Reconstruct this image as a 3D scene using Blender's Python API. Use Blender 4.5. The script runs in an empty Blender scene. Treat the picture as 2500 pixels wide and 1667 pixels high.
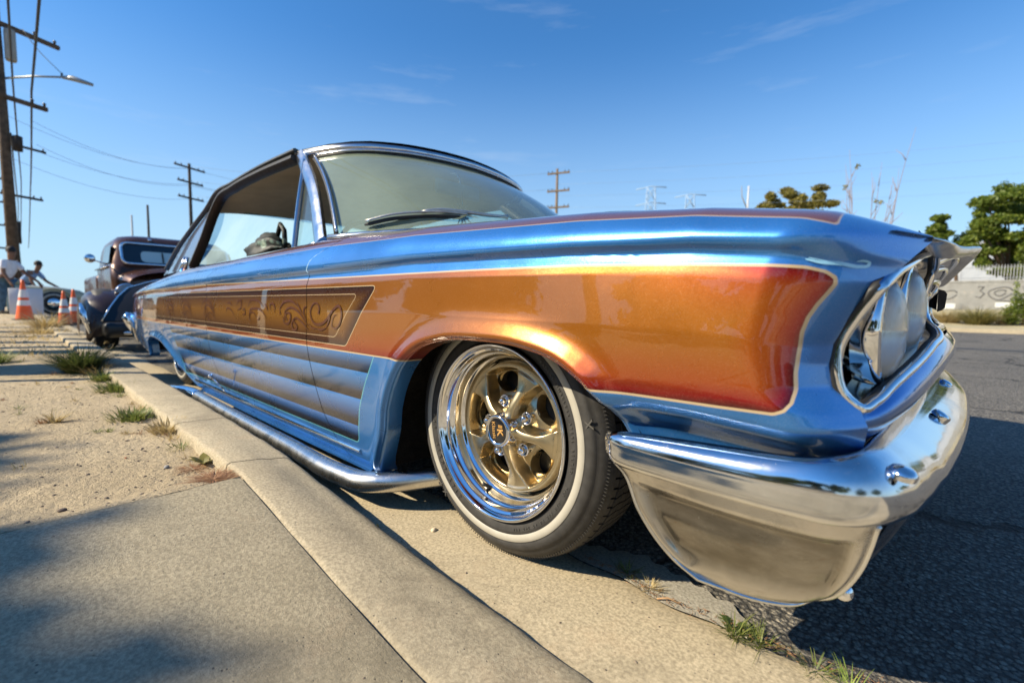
import bpy, math, random
import numpy as np
from mathutils import Vector, Matrix, Euler
random.seed(7); RNG=np.random.default_rng(11)
SC=bpy.context.scene
COL=SC.collection
rad=math.radians
# ------------------------------------------------------------------ camera
def cam_axes(yaw,p,r):
    f0=np.array([-math.cos(yaw),math.sin(yaw),0]);r0=np.array([math.sin(yaw),math.cos(yaw),0]);u0=np.array([0,0,1.])
    f=f0*math.cos(p)-u0*math.sin(p);u=u0*math.cos(p)+f0*math.sin(p)
    return r0*math.cos(r)+u*math.sin(r), u*math.cos(r)-r0*math.sin(r), f
cr,cu,cf=cam_axes(rad(47.42),rad(4.40),rad(.86))
cam=bpy.data.cameras.new('camera'); camo=bpy.data.objects.new('camera',cam); COL.objects.link(camo)
cam.sensor_width=36; cam.lens=1122/2500*36; cam.clip_start=.02; cam.clip_end=2000
M=Matrix(((cr[0],cu[0],-cf[0],.7035),(cr[1],cu[1],-cf[1],-.7105),(cr[2],cu[2],-cf[2],.5664),(0,0,0,1)))
camo.matrix_world=M
cam.dof.use_dof=True; cam.dof.focus_distance=1.0; cam.dof.aperture_fstop=3.2
SC.camera=camo
# ------------------------------------------------------------------ world + sun
SUNDX,SUNDY=.72,1.18          # ground shift of a shadow for each metre of height
ELEV=math.atan(1/math.hypot(SUNDX,SUNDY))
W=bpy.data.worlds.new('World'); SC.world=W; W.use_nodes=True
nt=W.node_tree; nt.nodes.clear()
sky=nt.nodes.new('ShaderNodeTexSky'); sky.sky_type='NISHITA'; sky.sun_disc=False
sky.sun_elevation=ELEV; sky.sun_rotation=math.atan2(-SUNDX,-SUNDY)
sky.air_density=1.0; sky.dust_density=.12; sky.ozone_density=3.0; sky.altitude=50
tc=nt.nodes.new('ShaderNodeTexCoord')
mp=nt.nodes.new('ShaderNodeMapping'); mp.inputs['Scale'].default_value=(1.2,1.2,9); mp.inputs['Rotation'].default_value=(0.25,0.12,.5)
nz=nt.nodes.new('ShaderNodeTexNoise'); nz.inputs['Scale'].default_value=2.6; nz.inputs['Detail'].default_value=9; nz.inputs['Roughness'].default_value=.62
cr_=nt.nodes.new('ShaderNodeMapRange'); cr_.inputs[1].default_value=.58; cr_.inputs[2].default_value=.9; cr_.inputs[3].default_value=0; cr_.inputs[4].default_value=.30
mx=nt.nodes.new('ShaderNodeMixRGB'); mx.inputs[2].default_value=(4.2,4.8,5.6,1)
hs=nt.nodes.new('ShaderNodeHueSaturation'); hs.inputs['Saturation'].default_value=1.18
tint=nt.nodes.new('ShaderNodeMixRGB'); tint.blend_type='MULTIPLY'; tint.inputs[0].default_value=1; tint.inputs[2].default_value=(.70,1.0,1.14,1)
bg=nt.nodes.new('ShaderNodeBackground'); bg.inputs['Strength'].default_value=.105
wo=nt.nodes.new('ShaderNodeOutputWorld')
L=nt.links.new
L(tc.outputs['Generated'],mp.inputs[0]); L(mp.outputs[0],nz.inputs['Vector']); L(nz.outputs[0],cr_.inputs[0])
L(cr_.outputs[0],mx.inputs[0]); L(sky.outputs[0],hs.inputs['Color']); L(hs.outputs[0],tint.inputs[1])
sep=nt.nodes.new('ShaderNodeSeparateXYZ'); L(tc.outputs['Generated'],sep.inputs[0])
hr=nt.nodes.new('ShaderNodeMapRange'); hr.inputs[1].default_value=-.02; hr.inputs[2].default_value=.50; hr.inputs[3].default_value=.85; hr.inputs[4].default_value=0; hr.interpolation_type='SMOOTHSTEP'; L(sep.outputs[2],hr.inputs[0])
hz=nt.nodes.new('ShaderNodeMixRGB'); hz.inputs[2].default_value=(3.0,4.15,5.3,1); L(hr.outputs[0],hz.inputs[0]); L(tint.outputs[0],hz.inputs[1]); L(hz.outputs[0],mx.inputs[1]); L(mx.outputs[0],bg.inputs[0]); L(bg.outputs[0],wo.inputs[0])
sl=bpy.data.lights.new('sun','SUN'); sl.energy=5.0; sl.angle=rad(.53); sl.color=(1,.875,.66)
so=bpy.data.objects.new('sun',sl); COL.objects.link(so)
so.rotation_euler=Vector((SUNDX,SUNDY,-1)).to_track_quat('-Z','Y').to_euler()
SC.view_settings.view_transform='Standard'; SC.view_settings.look='None'
SC.view_settings.exposure=.72; SC.view_settings.gamma=1; SC.view_settings.use_curve_mapping=False
SC.cycles.max_bounces=8; SC.cycles.sample_clamp_indirect=6; SC.cycles.caustics_reflective=False; SC.cycles.caustics_refractive=False
# ------------------------------------------------------------------ helpers
def link(o,parent=None):
    COL.objects.link(o)
    if parent is not None: o.parent=parent
    return o
def mesh(name,verts,faces,mats,parent=None,smooth=True,mi=None,sharp=None):
    me=bpy.data.meshes.new(name)
    me.from_pydata([tuple(map(float,v)) for v in verts],[],[tuple(int(i) for i in f) for f in faces])
    if not isinstance(mats,(list,tuple)): mats=[mats]
    for m in mats: me.materials.append(m)
    if smooth: me.polygons.foreach_set('use_smooth',[True]*len(me.polygons))
    if mi is not None: me.polygons.foreach_set('material_index',mi)
    me.update()
    if sharp: 
        me.set_sharp_from_angle(angle=rad(sharp))
    return link(bpy.data.objects.new(name,me),parent)
def thing(name,label,cat,loc=(0,0,0),rz=0,group=None):
    o=bpy.data.objects.new(name,None); COL.objects.link(o); o.location=loc; o.rotation_euler=(0,0,rz)
    o.empty_display_size=.1; o['label']=label; o['category']=cat
    if group: o['group']=group
    return o
def tag(o,label=None,cat=None,group=None,kind=None):
    if label: o['label']=label
    if cat: o['category']=cat
    if group: o['group']=group
    if kind: o['kind']=kind
    return o
def copy_tree(o,parent=None):
    c=o.copy(); COL.objects.link(c)
    if parent is not None: c.parent=parent
    for ch in list(o.children): copy_tree(ch,c)
    return c
class MB:
    def __init__(s): s.v=[];s.f=[];s.m=[]
    def add(s,v,f,mi=0):
        b=len(s.v); s.v+= [tuple(p) for p in v]; s.f+=[tuple(i+b for i in q) for q in f]; s.m+=[mi]*len(f); return s
    def box(s,x0,x1,y0,y1,z0,z1,mi=0,rot=None,loc=(0,0,0)):
        v=[(x,y,z) for x in (x0,x1) for y in (y0,y1) for z in (z0,z1)]
        if rot is not None: v=[tuple(rot@Vector(p)+Vector(loc)) for p in v]
        return s.add(v,[(0,1,3,2),(4,6,7,5),(0,4,5,1),(2,3,7,6),(0,2,6,4),(1,5,7,3)],mi)
    def tube(s,pts,r,n=8,cap=True,mi=0,closed=False):
        pts=[Vector(p) for p in pts]; N=len(pts); rr=r if hasattr(r,'__len__') else [r]*N
        vs=[];up=None
        for i,p in enumerate(pts):
            if closed: t=(pts[(i+1)%N]-pts[i-1])
            else: t=(pts[min(i+1,N-1)]-pts[max(i-1,0)])
            t.normalize()
            if up is None:
                up=Vector((0,0,1)) if abs(t.z)<.9 else Vector((1,0,0))
            a=t.cross(up)
            if a.length<1e-5: a=t.cross(Vector((0,1,0)))
            a.normalize(); b=a.cross(t).normalized(); up=b
            for k in range(n):
                q=2*math.pi*k/n; vs.append(p+(a*math.cos(q)+b*math.sin(q))*rr[i])
        fs=[]
        M_=N if closed else N-1
        for i in range(M_):
            j=(i+1)%N
            for k in range(n):
                k2=(k+1)%n; fs.append((i*n+k,i*n+k2,j*n+k2,j*n+k))
        if cap and not closed: fs.append(tuple(range(n-1,-1,-1))); fs.append(tuple((N-1)*n+k for k in range(n)))
        return s.add(vs,fs,mi)
    def lathe(s,prof,n=64,axis='y',mi=0,c=(0,0,0)):
        vs=[];m=len(prof)
        for k in range(n):
            a=2*math.pi*k/n
            for (r,h) in prof:
                if axis=='y': vs.append((c[0]+r*math.cos(a),c[1]+h,c[2]+r*math.sin(a)))
                elif axis=='x': vs.append((c[0]+h,c[1]+r*math.cos(a),c[2]+r*math.sin(a)))
                else: vs.append((c[0]+r*math.cos(a),c[1]+r*math.sin(a),c[2]+h))
        fs=[]
        for k in range(n):
            k2=(k+1)%n
            for j in range(m-1): fs.append((k*m+j,k2*m+j,k2*m+j+1,k*m+j+1))
        return s.add(vs,fs,mi)
    def grid(s,P,mi=0,flip=False):
        P=np.asarray(P); a,b=P.shape[:2]; fs=[]
        for i in range(a-1):
            for j in range(b-1):
                q=(i*b+j,i*b+j+1,(i+1)*b+j+1,(i+1)*b+j)
                fs.append(q[::-1] if flip else q)
        return s.add(P.reshape(-1,3).tolist(),fs,mi)
    def build(s,name,mats,parent=None,smooth=True,sharp=None):
        return mesh(name,s.v,s.f,mats,parent,smooth,s.m if isinstance(mats,(list,tuple)) and len(mats)>1 else None,sharp)
def grid_faces(a,b):
    i,j=np.meshgrid(np.arange(a-1),np.arange(b-1),indexing='ij'); q=(i*b+j).ravel()
    return np.stack([q,q+1,q+b+1,q+b],-1)
def sm(a,b,x):
    t=np.clip((np.asarray(x,float)-a)/(b-a),0,1); return t*t*(3-2*t)
def spl(xs,ys,x):            # monotone-ish cubic (Catmull-Rom on non-uniform samples)
    xs=np.asarray(xs,float);ys=np.asarray(ys,float);x=np.clip(np.asarray(x,float),xs[0],xs[-1])
    m=np.gradient(ys,xs); k=np.clip(np.searchsorted(xs,x,side='right')-1,0,len(xs)-2)
    h=xs[k+1]-xs[k]; t=(x-xs[k])/h
    return (2*t**3-3*t*t+1)*ys[k]+(t**3-2*t*t+t)*h*m[k]+(-2*t**3+3*t*t)*ys[k+1]+(t**3-t*t)*h*m[k+1]
def curve3(pts,n):           # smooth 3-D curve through points
    pts=np.asarray(pts,float); d=np.r_[0,np.cumsum(np.linalg.norm(np.diff(pts,axis=0),axis=1))]
    u=np.linspace(0,d[-1],n); return np.stack([spl(d,pts[:,k],u) for k in range(3)],-1)
# ------------------------------------------------------------------ materials
def mat(name):
    m=bpy.data.materials.new(name); m.use_nodes=True; t=m.node_tree; p=t.nodes['Principled BSDF']; return m,t,p
def N(t,ty,**k):
    n=t.nodes.new(ty)
    for a,b in k.items():
        if a.startswith('i_'): n.inputs[a[2:].replace('_',' ')].default_value=b
        else: setattr(n,a,b)
    return n
def coords(t,kind='Object'):
    return N(t,'ShaderNodeTexCoord').outputs[kind]
def noise(t,vec,scale,detail=4,rough=.55):
    n=N(t,'ShaderNodeTexNoise'); n.inputs['Scale'].default_value=scale; n.inputs['Detail'].default_value=detail; n.inputs['Roughness'].default_value=rough
    t.links.new(vec,n.inputs['Vector']); return n.outputs[0]
def ramp(t,fac,stops,interp='LINEAR'):
    r=N(t,'ShaderNodeValToRGB'); r.color_ramp.interpolation=interp; e=r.color_ramp.elements
    while len(e)<len(stops): e.new(.5)
    for el,(p,c) in zip(e,stops): el.position=p; el.color=(*c,1) if len(c)==3 else c
    t.links.new(fac,r.inputs[0]); return r.outputs[0]
def mix(t,fac,a,b,mode='MIX'):
    n=N(t,'ShaderNodeMixRGB',blend_type=mode)
    for i,v in zip((0,1,2),(fac,a,b)):
        if isinstance(v,(int,float)): n.inputs[i].default_value=v
        elif isinstance(v,tuple): n.inputs[i].default_value=(*v,1)
        else: t.links.new(v,n.inputs[i])
    return n.outputs[0]
def rng(t,v,a,b,c=0,d=1):
    n=N(t,'ShaderNodeMapRange'); n.inputs[1].default_value=a;n.inputs[2].default_value=b;n.inputs[3].default_value=c;n.inputs[4].default_value=d
    t.links.new(v,n.inputs[0]); return n.outputs[0]
def mth(t,op,a,b=None,c=None):
    n=N(t,'ShaderNodeMath',operation=op)
    for i,v in enumerate((a,b,c)):
        if v is None: continue
        if isinstance(v,(int,float)): n.inputs[i].default_value=v
        else: t.links.new(v,n.inputs[i])
    return n.outputs[0]
def bump(t,p,h,strength=.5,dist=.01,prev=None,target='Normal'):
    b=N(t,'ShaderNodeBump'); b.inputs['Strength'].default_value=strength; b.inputs['Distance'].default_value=dist
    t.links.new(h,b.inputs['Height'])
    if prev is not None: t.links.new(prev,b.inputs['Normal'])
    if p is not None: t.links.new(b.outputs[0],p.inputs[target])
    return b.outputs[0]
def simple(name,col,rough=.5,metal=0,nscale=None,namp=.25,bscale=None,bstr=.2,bdist=.003,coat=0):
    m,t,p=mat(name); p.inputs['Base Color'].default_value=(*col,1); p.inputs['Roughness'].default_value=rough; p.inputs['Metallic'].default_value=metal
    if coat: p.inputs['Coat Weight'].default_value=coat; p.inputs['Coat Roughness'].default_value=.03
    v=coords(t)
    if nscale:
        f=noise(t,v,nscale,6,.65); c=mix(t,rng(t,f,.3,.7),tuple(x*(1-namp) for x in col),tuple(min(1,x*(1+namp)) for x in col)); t.links.new(c,p.inputs['Base Color'])
        t.links.new(rng(t,noise(t,v,nscale*3,3),.3,.7,max(.02,rough-.08),min(1,rough+.1)),p.inputs['Roughness'])
    if bscale: bump(t,p,noise(t,v,bscale,5,.6),bstr,bdist)
    return m
def chrome(name,col=(.78,.78,.8),rough=.05,dirt=.25,dscale=14,pits=True,bstr=.03):
    m,t,p=mat(name); v=coords(t); p.inputs['Metallic'].default_value=1
    f=noise(t,v,dscale,8,.7); d=rng(t,f,.52,.75)
    c=mix(t,mth(t,'MULTIPLY',d,dirt),col,tuple(x*.45+.05*k for x,k in zip(col,(1,.8,.5))))
    r=rng(t,f,.35,.8,rough,rough+.28*dirt+.02)
    if pits:
        vo=N(t,'ShaderNodeTexVoronoi'); vo.inputs['Scale'].default_value=160; t.links.new(v,vo.inputs['Vector'])
        pm=mth(t,'MULTIPLY',rng(t,vo.outputs['Distance'],.10,.04),rng(t,noise(t,v,9,3),.58,.66))
        c=mix(t,mth(t,'MULTIPLY',pm,.8),c,(.16,.09,.04)); r=mth(t,'ADD',r,mth(t,'MULTIPLY',pm,.5))
    t.links.new(c,p.inputs['Base Color']); t.links.new(r,p.inputs['Roughness'])
    bump(t,p,noise(t,v,26,3,.5),bstr,.01)
    return m
CHROME=chrome('bumper_chrome',(.74,.75,.77),.035,.5,9,True,.012)
CHROME2=chrome('bright_chrome',(.82,.82,.84),.04,.2,20,False,.01)
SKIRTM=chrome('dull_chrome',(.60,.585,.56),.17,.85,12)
SKIRTD=chrome('shaded_recess_chrome',(.25,.235,.205),.15,.9,7)  # dark tone for the painted shade of the skirt recess, unused
GOLD=chrome('gold_wheel_finish',(.62,.51,.32),.26,.6,30,False,.04)
PIPE=chrome('aluminised_pipe',(.70,.68,.64),.22,.5,18,False,.02)
RUBBER=simple('tyre_rubber',(.035,.033,.031),.62,0,40,.35,300,.12,.001)
BLACK=simple('black_rubber',(.012,.012,.012),.55,0,20,.3)
WHITEW=simple('whitewall',(.40,.375,.315),.5,0,30,.07)
DARKWELL=simple('undercoat',(.018,.015,.012),.9,0,14,.8,60,.8,.01)
BLKGLOSS=simple('black_gloss',(.01,.01,.012),.12,0,coat=.6)
PINM=simple('cream_pinstripe',(.72,.60,.42),.35,coat=.8)
TEALP=simple('teal_pinstripe',(.18,.62,.72),.3,coat=.8)
def glassm(name,tint=(.80,.92,.88),alpha=.30,rough=.02,haze=.1):
    m=bpy.data.materials.new(name); m.use_nodes=True; t=m.node_tree; t.nodes.clear()
    o=N(t,'ShaderNodeOutputMaterial'); tr=N(t,'ShaderNodeBsdfTransparent'); tr.inputs[0].default_value=(*tint,1)
    gl=N(t,'ShaderNodeBsdfGlossy'); gl.inputs['Roughness'].default_value=rough; gl.inputs['Color'].default_value=(1,1,1,1)
    df=N(t,'ShaderNodeBsdfDiffuse'); df.inputs[0].default_value=(.44,.54,.40,1)  # painted-in pale film, lightens the glass over a dim cabin
    fr=N(t,'ShaderNodeFresnel'); fr.inputs[0].default_value=1.5
    m1=N(t,'ShaderNodeMixShader'); m2=N(t,'ShaderNodeMixShader')
    v=coords(t); f=rng(t,noise(t,v,2.2,8,.7),.30,.75,haze*.65,haze)
    t.links.new(f,m1.inputs[0]); t.links.new(tr.outputs[0],m1.inputs[1]); t.links.new(df.outputs[0],m1.inputs[2])
    t.links.new(mth(t,'MULTIPLY_ADD',fr.outputs[0],1.0,alpha*.1),m2.inputs[0]); t.links.new(m1.outputs[0],m2.inputs[1]); t.links.new(gl.outputs[0],m2.inputs[2]); t.links.new(m2.outputs[0],o.inputs[0])
    return m
GLASS=glassm('windshield_glass',(.80,.97,.90),.5,.02,.46)
SIDEGLASS=glassm('side_glass',(.74,.88,.86),.4,.02,.10)
def flake(t,v,p,base,strength=.25):
    """metallic flake: tiny tilted cells that vary brightness and normal"""
    vo=N(t,'ShaderNodeTexVoronoi'); vo.inputs['Scale'].default_value=950; t.links.new(v,vo.inputs['Vector'])
    sp=mth(t,'POWER',N_sep(t,vo.outputs['Color']),6)
    c=mix(t,mth(t,'MULTIPLY',sp,.05),base,(1,.85,.6),'ADD')
    nm=N(t,'ShaderNodeMixRGB',blend_type='MIX'); nm.inputs[0].default_value=.5
    return c,vo.outputs['Color']
def N_sep(t,c):
    s=N(t,'ShaderNodeSeparateColor'); t.links.new(c,s.inputs[0]); return s.outputs[0]
def flake_normal(t,p,vcol,amt):
    g=N(t,'ShaderNodeNewGeometry'); s=N(t,'ShaderNodeVectorMath',operation='SUBTRACT'); t.links.new(vcol,s.inputs[0]); s.inputs[1].default_value=(.5,.5,.5)
    k=N(t,'ShaderNodeVectorMath',operation='SCALE'); t.links.new(s.outputs[0],k.inputs[0]); k.inputs['Scale'].default_value=amt
    a=N(t,'ShaderNodeVectorMath',operation='ADD'); t.links.new(g.outputs['Normal'],a.inputs[0]); t.links.new(k.outputs[0],a.inputs[1])
    n=N(t,'ShaderNodeVectorMath',operation='NORMALIZE'); t.links.new(a.outputs[0],n.inputs[0]); t.links.new(n.outputs[0],p.inputs['Normal'])
def paint(name,graphic=False,base=(.034,.195,.54)):
    m,t,p=mat(name); v=coords(t); sx=N(t,'ShaderNodeSeparateXYZ'); t.links.new(v,sx.inputs[0]); X,Y_,Z=sx.outputs
    col=None
    blue=mix(t,rng(t,noise(t,v,3,4),.3,.7),tuple(b*.82 for b in base),tuple(b*1.18 for b in base))
    col=blue
    if graphic:
        def attr(n):
            a=N(t,'ShaderNodeAttribute'); a.attribute_name=n; return a.outputs['Fac']
        dA,dB,dC,dD,tp=attr('dA'),attr('dB'),attr('dC'),attr('dD'),attr('top')
        # lower airbrushed bands
        band=ramp(t,rng(t,Z,.178,.436),[(0,(.004,.005,.010)),(.06,(.008,.012,.03)),(.186,(.035,.22,.72)),(.190,(.010,.003,.003)),(.26,(.015,.015,.03)),(.34,(.03,.10,.30)),(.50,(.05,.28,.82)),(.505,(.012,.004,.003)),(.58,(.03,.035,.06)),(.66,(.05,.15,.36)),(.80,(.06,.30,.82)),(.805,(.010,.012,.018)),(.88,(.02,.06,.16)),(1,(.05,.28,.78))])
        col=mix(t,rng(t,dD,-.0008,.0008),col,band)
        tl=mth(t,'MULTIPLY',rng(t,mth(t,'ABSOLUTE',dD),.0022,.0012),rng(t,Z,.434,.430))
        col=mix(t,tl,col,(.16,.55,.66))
        # orange panel: gold in the middle, red at the borders
        nn=noise(t,v,5,5,.6)
        inn=mth(t,'ADD',dA,mth(t,'MULTIPLY',mth(t,'SUBTRACT',nn,.5),.03)); inn=mth(t,'ADD',inn,mth(t,'MULTIPLY',rng(t,Z,.54,.61,0,.055),rng(t,X,.57,.36)))
        org=ramp(t,rng(t,inn,0,.078),[(0,(.09,.002,.002)),(.12,(.27,.008,.003)),(.36,(.345,.062,.0035)),(1,(.34,.108,.005))])
        fade=rng(t,X,-.15,-.75); org2=ramp(t,rng(t,inn,0,.06),[(0,(.33,.060,.005)),(.5,(.32,.085,.006)),(1,(.30,.10,.007))])
        org=mix(t,fade,org,org2)
        col=mix(t,rng(t,dA,-.0008,.0008),col,org)
        dk=ramp(t,rng(t,dB,0,.075),[(0,(.030,.007,.003)),(.2,(.07,.018,.004)),(.5,(.18,.07,.007)),(1,(.32,.14,.014))])
        col=mix(t,rng(t,dB,-.0008,.0008),col,dk)
        brz=mix(t,.5,(.30,.10,.06),(.22,.09,.07))
        col=mix(t,rng(t,tp,-.0005,.0005),col,brz)
        ps=mth(t,'MAXIMUM',rng(t,mth(t,'ABSOLUTE',dA),0.0023,.0015),rng(t,mth(t,'ABSOLUTE',dB),.0014,.0008))
        ps=mth(t,'MAXIMUM',ps,rng(t,mth(t,'ABSOLUTE',dC),.0011,.0006))
        ps=mth(t,'MAXIMUM',ps,mth(t,'MULTIPLY',rng(t,mth(t,'ABSOLUTE',tp),.0014,.0008),.7))
    c,vc=flake(t,v,p,col)
    if graphic: c=mix(t,ps,c,(.46,.35,.21))
    t.links.new(c,p.inputs['Base Color'])
    if graphic: t.links.new(mth(t,'MULTIPLY',mth(t,'SUBTRACT',1,ps),.55),p.inputs['Metallic'])
    else: p.inputs['Metallic'].default_value=.72
    t.links.new(rng(t,noise(t,v,6,5,.6),.3,.7,.24,.32),p.inputs['Roughness'])
    flake_normal(t,p,vc,.030)
    p.inputs['Coat Weight'].default_value=1; p.inputs['Coat Roughness'].default_value=.012; p.inputs['Coat IOR'].default_value=1.5
    t.links.new(bump(t,None,noise(t,v,7,2,.5),.06,.01),p.inputs['Coat Normal'])
    return m
PAINT=paint('lowrider_paint',True)
BLUEP=paint('blue_metallic_paint')
BRONZEP=paint('bronze_metallic_paint',False,(.27,.11,.075))
ROOFP=paint('dark_roof_paint',False,(.05,.05,.07))
PILLARP=paint('silver_pillar_paint',False,(.20,.21,.27))
# ------------------------------------------------------------------ setting: ground, gutter, kerb, road
def concrete(name,a,b,sp=.5,agg=0,bs=.5,dark=(.08,.07,.055)):
    m,t,p=mat(name); v=coords(t)
    f=noise(t,v,2.3,8,.62); c=mix(t,rng(t,f,.3,.7),a,b)
    f2=noise(t,v,170,3,.6); c=mix(t,rng(t,f2,.35,.65,0,.8),c,tuple(x*.5 for x in a))
    f3=noise(t,v,.9,7,.7); c=mix(t,rng(t,f3,.5,.72,0,.6),c,tuple(x*.5 for x in a))
    f4=noise(t,v,11,9,.75); c=mix(t,rng(t,f4,.55,.7,0,.35),c,tuple(x*.5 for x in a)); f5=noise(t,v,4.5,7,.7); c=mix(t,rng(t,f5,.56,.7,0,.3),c,(.50,.36,.22))
    ck=N(t,'ShaderNodeTexVoronoi',feature='DISTANCE_TO_EDGE'); ck.inputs['Scale'].default_value=1.7; wv_=N(t,'ShaderNodeMixRGB'); wv_.inputs[0].default_value=.12; t.links.new(v,wv_.inputs[1]); nn_=N(t,'ShaderNodeTexNoise'); nn_.inputs['Scale'].default_value=7; nn_.inputs['Detail'].default_value=8; t.links.new(v,nn_.inputs['Vector']); t.links.new(nn_.outputs['Color'],wv_.inputs[2]); t.links.new(wv_.outputs[0],ck.inputs['Vector'])
    c=mix(t,mth(t,'MULTIPLY',rng(t,ck.outputs['Distance'],.0045,.0012),mth(t,'MULTIPLY',rng(t,noise(t,v,1.1,2),.60,.68),.45)),c,dark)
    vo=N(t,'ShaderNodeTexVoronoi'); vo.inputs['Scale'].default_value=75; t.links.new(v,vo.inputs['Vector'])
    pit=mth(t,'MULTIPLY',rng(t,vo.outputs['Distance'],.16,.06),rng(t,N_sep(t,vo.outputs['Color']),.72,.78))
    pit=mth(t,'MULTIPLY',pit,rng(t,noise(t,v,6,3),.42,.6))
    c=mix(t,mth(t,'MULTIPLY',pit,sp),c,dark)
    f6=noise(t,v,1.7,9,.78); c=mix(t,rng(t,f6,.52,.66,0,.45),c,tuple(x*.42 for x in a)); c=mix(t,rng(t,noise(t,v,3.1,8,.75),.56,.7,0,.35),c,tuple(min(.8,x*1.35) for x in b))
    t.links.new(c,p.inputs['Base Color']); p.inputs['Roughness'].default_value=.88
    h=mth(t,'MULTIPLY_ADD',pit,-.8,mth(t,'ADD',mth(t,'MULTIPLY',noise(t,v,420,3,.8),.45),mth(t,'MULTIPLY',noise(t,v,90,6,.8),.55)))
    bump(t,p,h,bs,.0045)
    return m
SLABM=concrete('pavement_concrete',(.43,.365,.24),(.52,.445,.31),.8,0,.75)
KERBM=concrete('kerb_concrete',(.46,.385,.26),(.54,.465,.325),.7,0,.6)
GUTM=concrete('gutter_concrete',(.51,.42,.275),(.59,.50,.34),1,0,.35)
def dirtm():
    m,t,p=mat('dry_dirt'); v=coords(t)
    c=mix(t,rng(t,noise(t,v,1.6,9,.65),.3,.7),(.50,.395,.24),(.63,.515,.335))
    c=mix(t,rng(t,noise(t,v,60,4,.7),.35,.7,0,.5),c,(.30,.235,.16))
    c=mix(t,rng(t,noise(t,v,9,6,.7),.58,.72,0,.5),c,(.24,.19,.13))
    t.links.new(c,p.inputs['Base Color']); p.inputs['Roughness'].default_value=.95
    mu=noise(t,v,5,8,.7); h=mth(t,'ADD',mth(t,'MULTIPLY',mu,3.),mth(t,'MULTIPLY',noise(t,v,55,6,.75),1.2))
    bump(t,p,h,.8,.02); return m
DIRT=dirtm()
def asphaltm():
    m,t,p=mat('asphalt'); v=coords(t)
    vo=N(t,'ShaderNodeTexVoronoi'); vo.inputs['Scale'].default_value=95; t.links.new(v,vo.inputs['Vector'])
    vo2=N(t,'ShaderNodeTexVoronoi'); vo2.inputs['Scale'].default_value=210; t.links.new(v,vo2.inputs['Vector'])
    s=N_sep(t,vo.outputs['Color']); c=ramp(t,s,[(0,(.06,.055,.048)),(.45,(.16,.145,.12)),(.8,(.28,.25,.20)),(1,(.50,.44,.35))])
    c=mix(t,.35,c,ramp(t,N_sep(t,vo2.outputs['Color']),[(0,(.05,.05,.05)),(1,(.36,.33,.28))]))
    c=mix(t,rng(t,vo.outputs['Distance'],.42,.62),c,(.03,.029,.028)); c=mix(t,rng(t,noise(t,v,260,4,.8),.45,.62,0,.35),c,(.045,.043,.04)); c=mix(t,rng(t,noise(t,v,38,6,.8),.52,.68,0,.3),c,(.30,.27,.22))
    c=mix(t,rng(t,noise(t,v,1.1,6,.6),.3,.75,0,.35),c,(.27,.245,.20))
    # cracks
    vc=N(t,'ShaderNodeTexVoronoi',feature='DISTANCE_TO_EDGE'); vc.inputs['Scale'].default_value=.55
    wv=N(t,'ShaderNodeVectorMath',operation='ADD'); n3=N(t,'ShaderNodeTexNoise'); n3.inputs['Scale'].default_value=5; n3.inputs['Detail'].default_value=6; t.links.new(v,n3.inputs['Vector'])
    sc=N(t,'ShaderNodeVectorMath',operation='SCALE'); sc.inputs['Scale'].default_value=.35; t.links.new(n3.outputs['Color'],sc.inputs[0]); t.links.new(v,wv.inputs[0]); t.links.new(sc.outputs[0],wv.inputs[1]); t.links.new(wv.outputs[0],vc.inputs['Vector'])
    ck=rng(t,vc.outputs['Distance'],.012,.004); c=mix(t,mth(t,'MULTIPLY',ck,.85),c,(.012,.011,.01))
    t.links.new(c,p.inputs['Base Color']); p.inputs['Roughness'].default_value=.82
    h=mth(t,'ADD',mth(t,'MULTIPLY',mth(t,'SUBTRACT',1,vo.outputs['Distance']),1.3),mth(t,'MULTIPLY',mth(t,'SUBTRACT',1,vo2.outputs['Distance']),.5))
    h=mth(t,'MULTIPLY_ADD',ck,-3.,mth(t,'ADD',mth(t,'MULTIPLY',h,1.0),mth(t,'MULTIPLY',noise(t,v,330,4,.8),.5)))
    bump(t,p,h,1,.0065); return m
ASPH=asphaltm()
def heightfield(name,xs,ys,zf,m,**k):
    X,Y=np.meshgrid(xs,ys,indexing='ij'); Z=zf(X,Y); v=np.stack([X,Y,Z],-1).reshape(-1,3)
    o=mesh(name,v,grid_faces(len(xs),len(ys))[:,::-1],m,**k); tag(o,kind='structure'); return o
def fbm(X,Y,s,seed=0,o=4):
    r=np.random.default_rng(seed); z=np.zeros_like(X,float); a=1
    for i in range(o):
        for j in range(4):
            th=r.uniform(0,6.28); ph=r.uniform(0,6.28); f=s*(2**i)*r.uniform(.7,1.3)
            z+=a*np.sin((X*math.cos(th)+Y*math.sin(th))*f+ph)/4
        a*=.5
    return z
SEAMY=.135
def nonuni(a,b,c,lo,hi):
    # samples dense near c
    o=[c]; x=c; 
    while x<b: x+=lo+(abs(x-c))*hi; o.append(min(x,b))
    x=c; l=[]
    while x>a: x-=lo+(abs(x-c))*hi; l.append(max(x,a))
    return np.array(l[::-1]+o)
xs=nonuni(-420,420,.6,.012,.05)
# base ground reaching the horizon
mesh('ground',[(-900,-900,-.12),(900,-900,-.12),(900,900,-.12),(-900,900,-.12)],[(0,1,2,3)],DIRT,smooth=False)['kind']='structure'
def gut_edge(x): return SEAMY+.010*np.sin(x*9+1)+.006*np.sin(x*31)+.010*sm(.25,.45,x)*0
# road: slightly crowned
ys=np.r_[.08,.12,.16,.2,.26,.34,.45,.6,.8,1.1,1.5,2,3,4.5,6.5,9,12,15,17.3]
heightfield('road',xs,ys,lambda X,Y:.004*np.clip((Y-.3)*3,0,10)*.8-.004+.0012*fbm(X,Y,3.1,3),ASPH)
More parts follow.
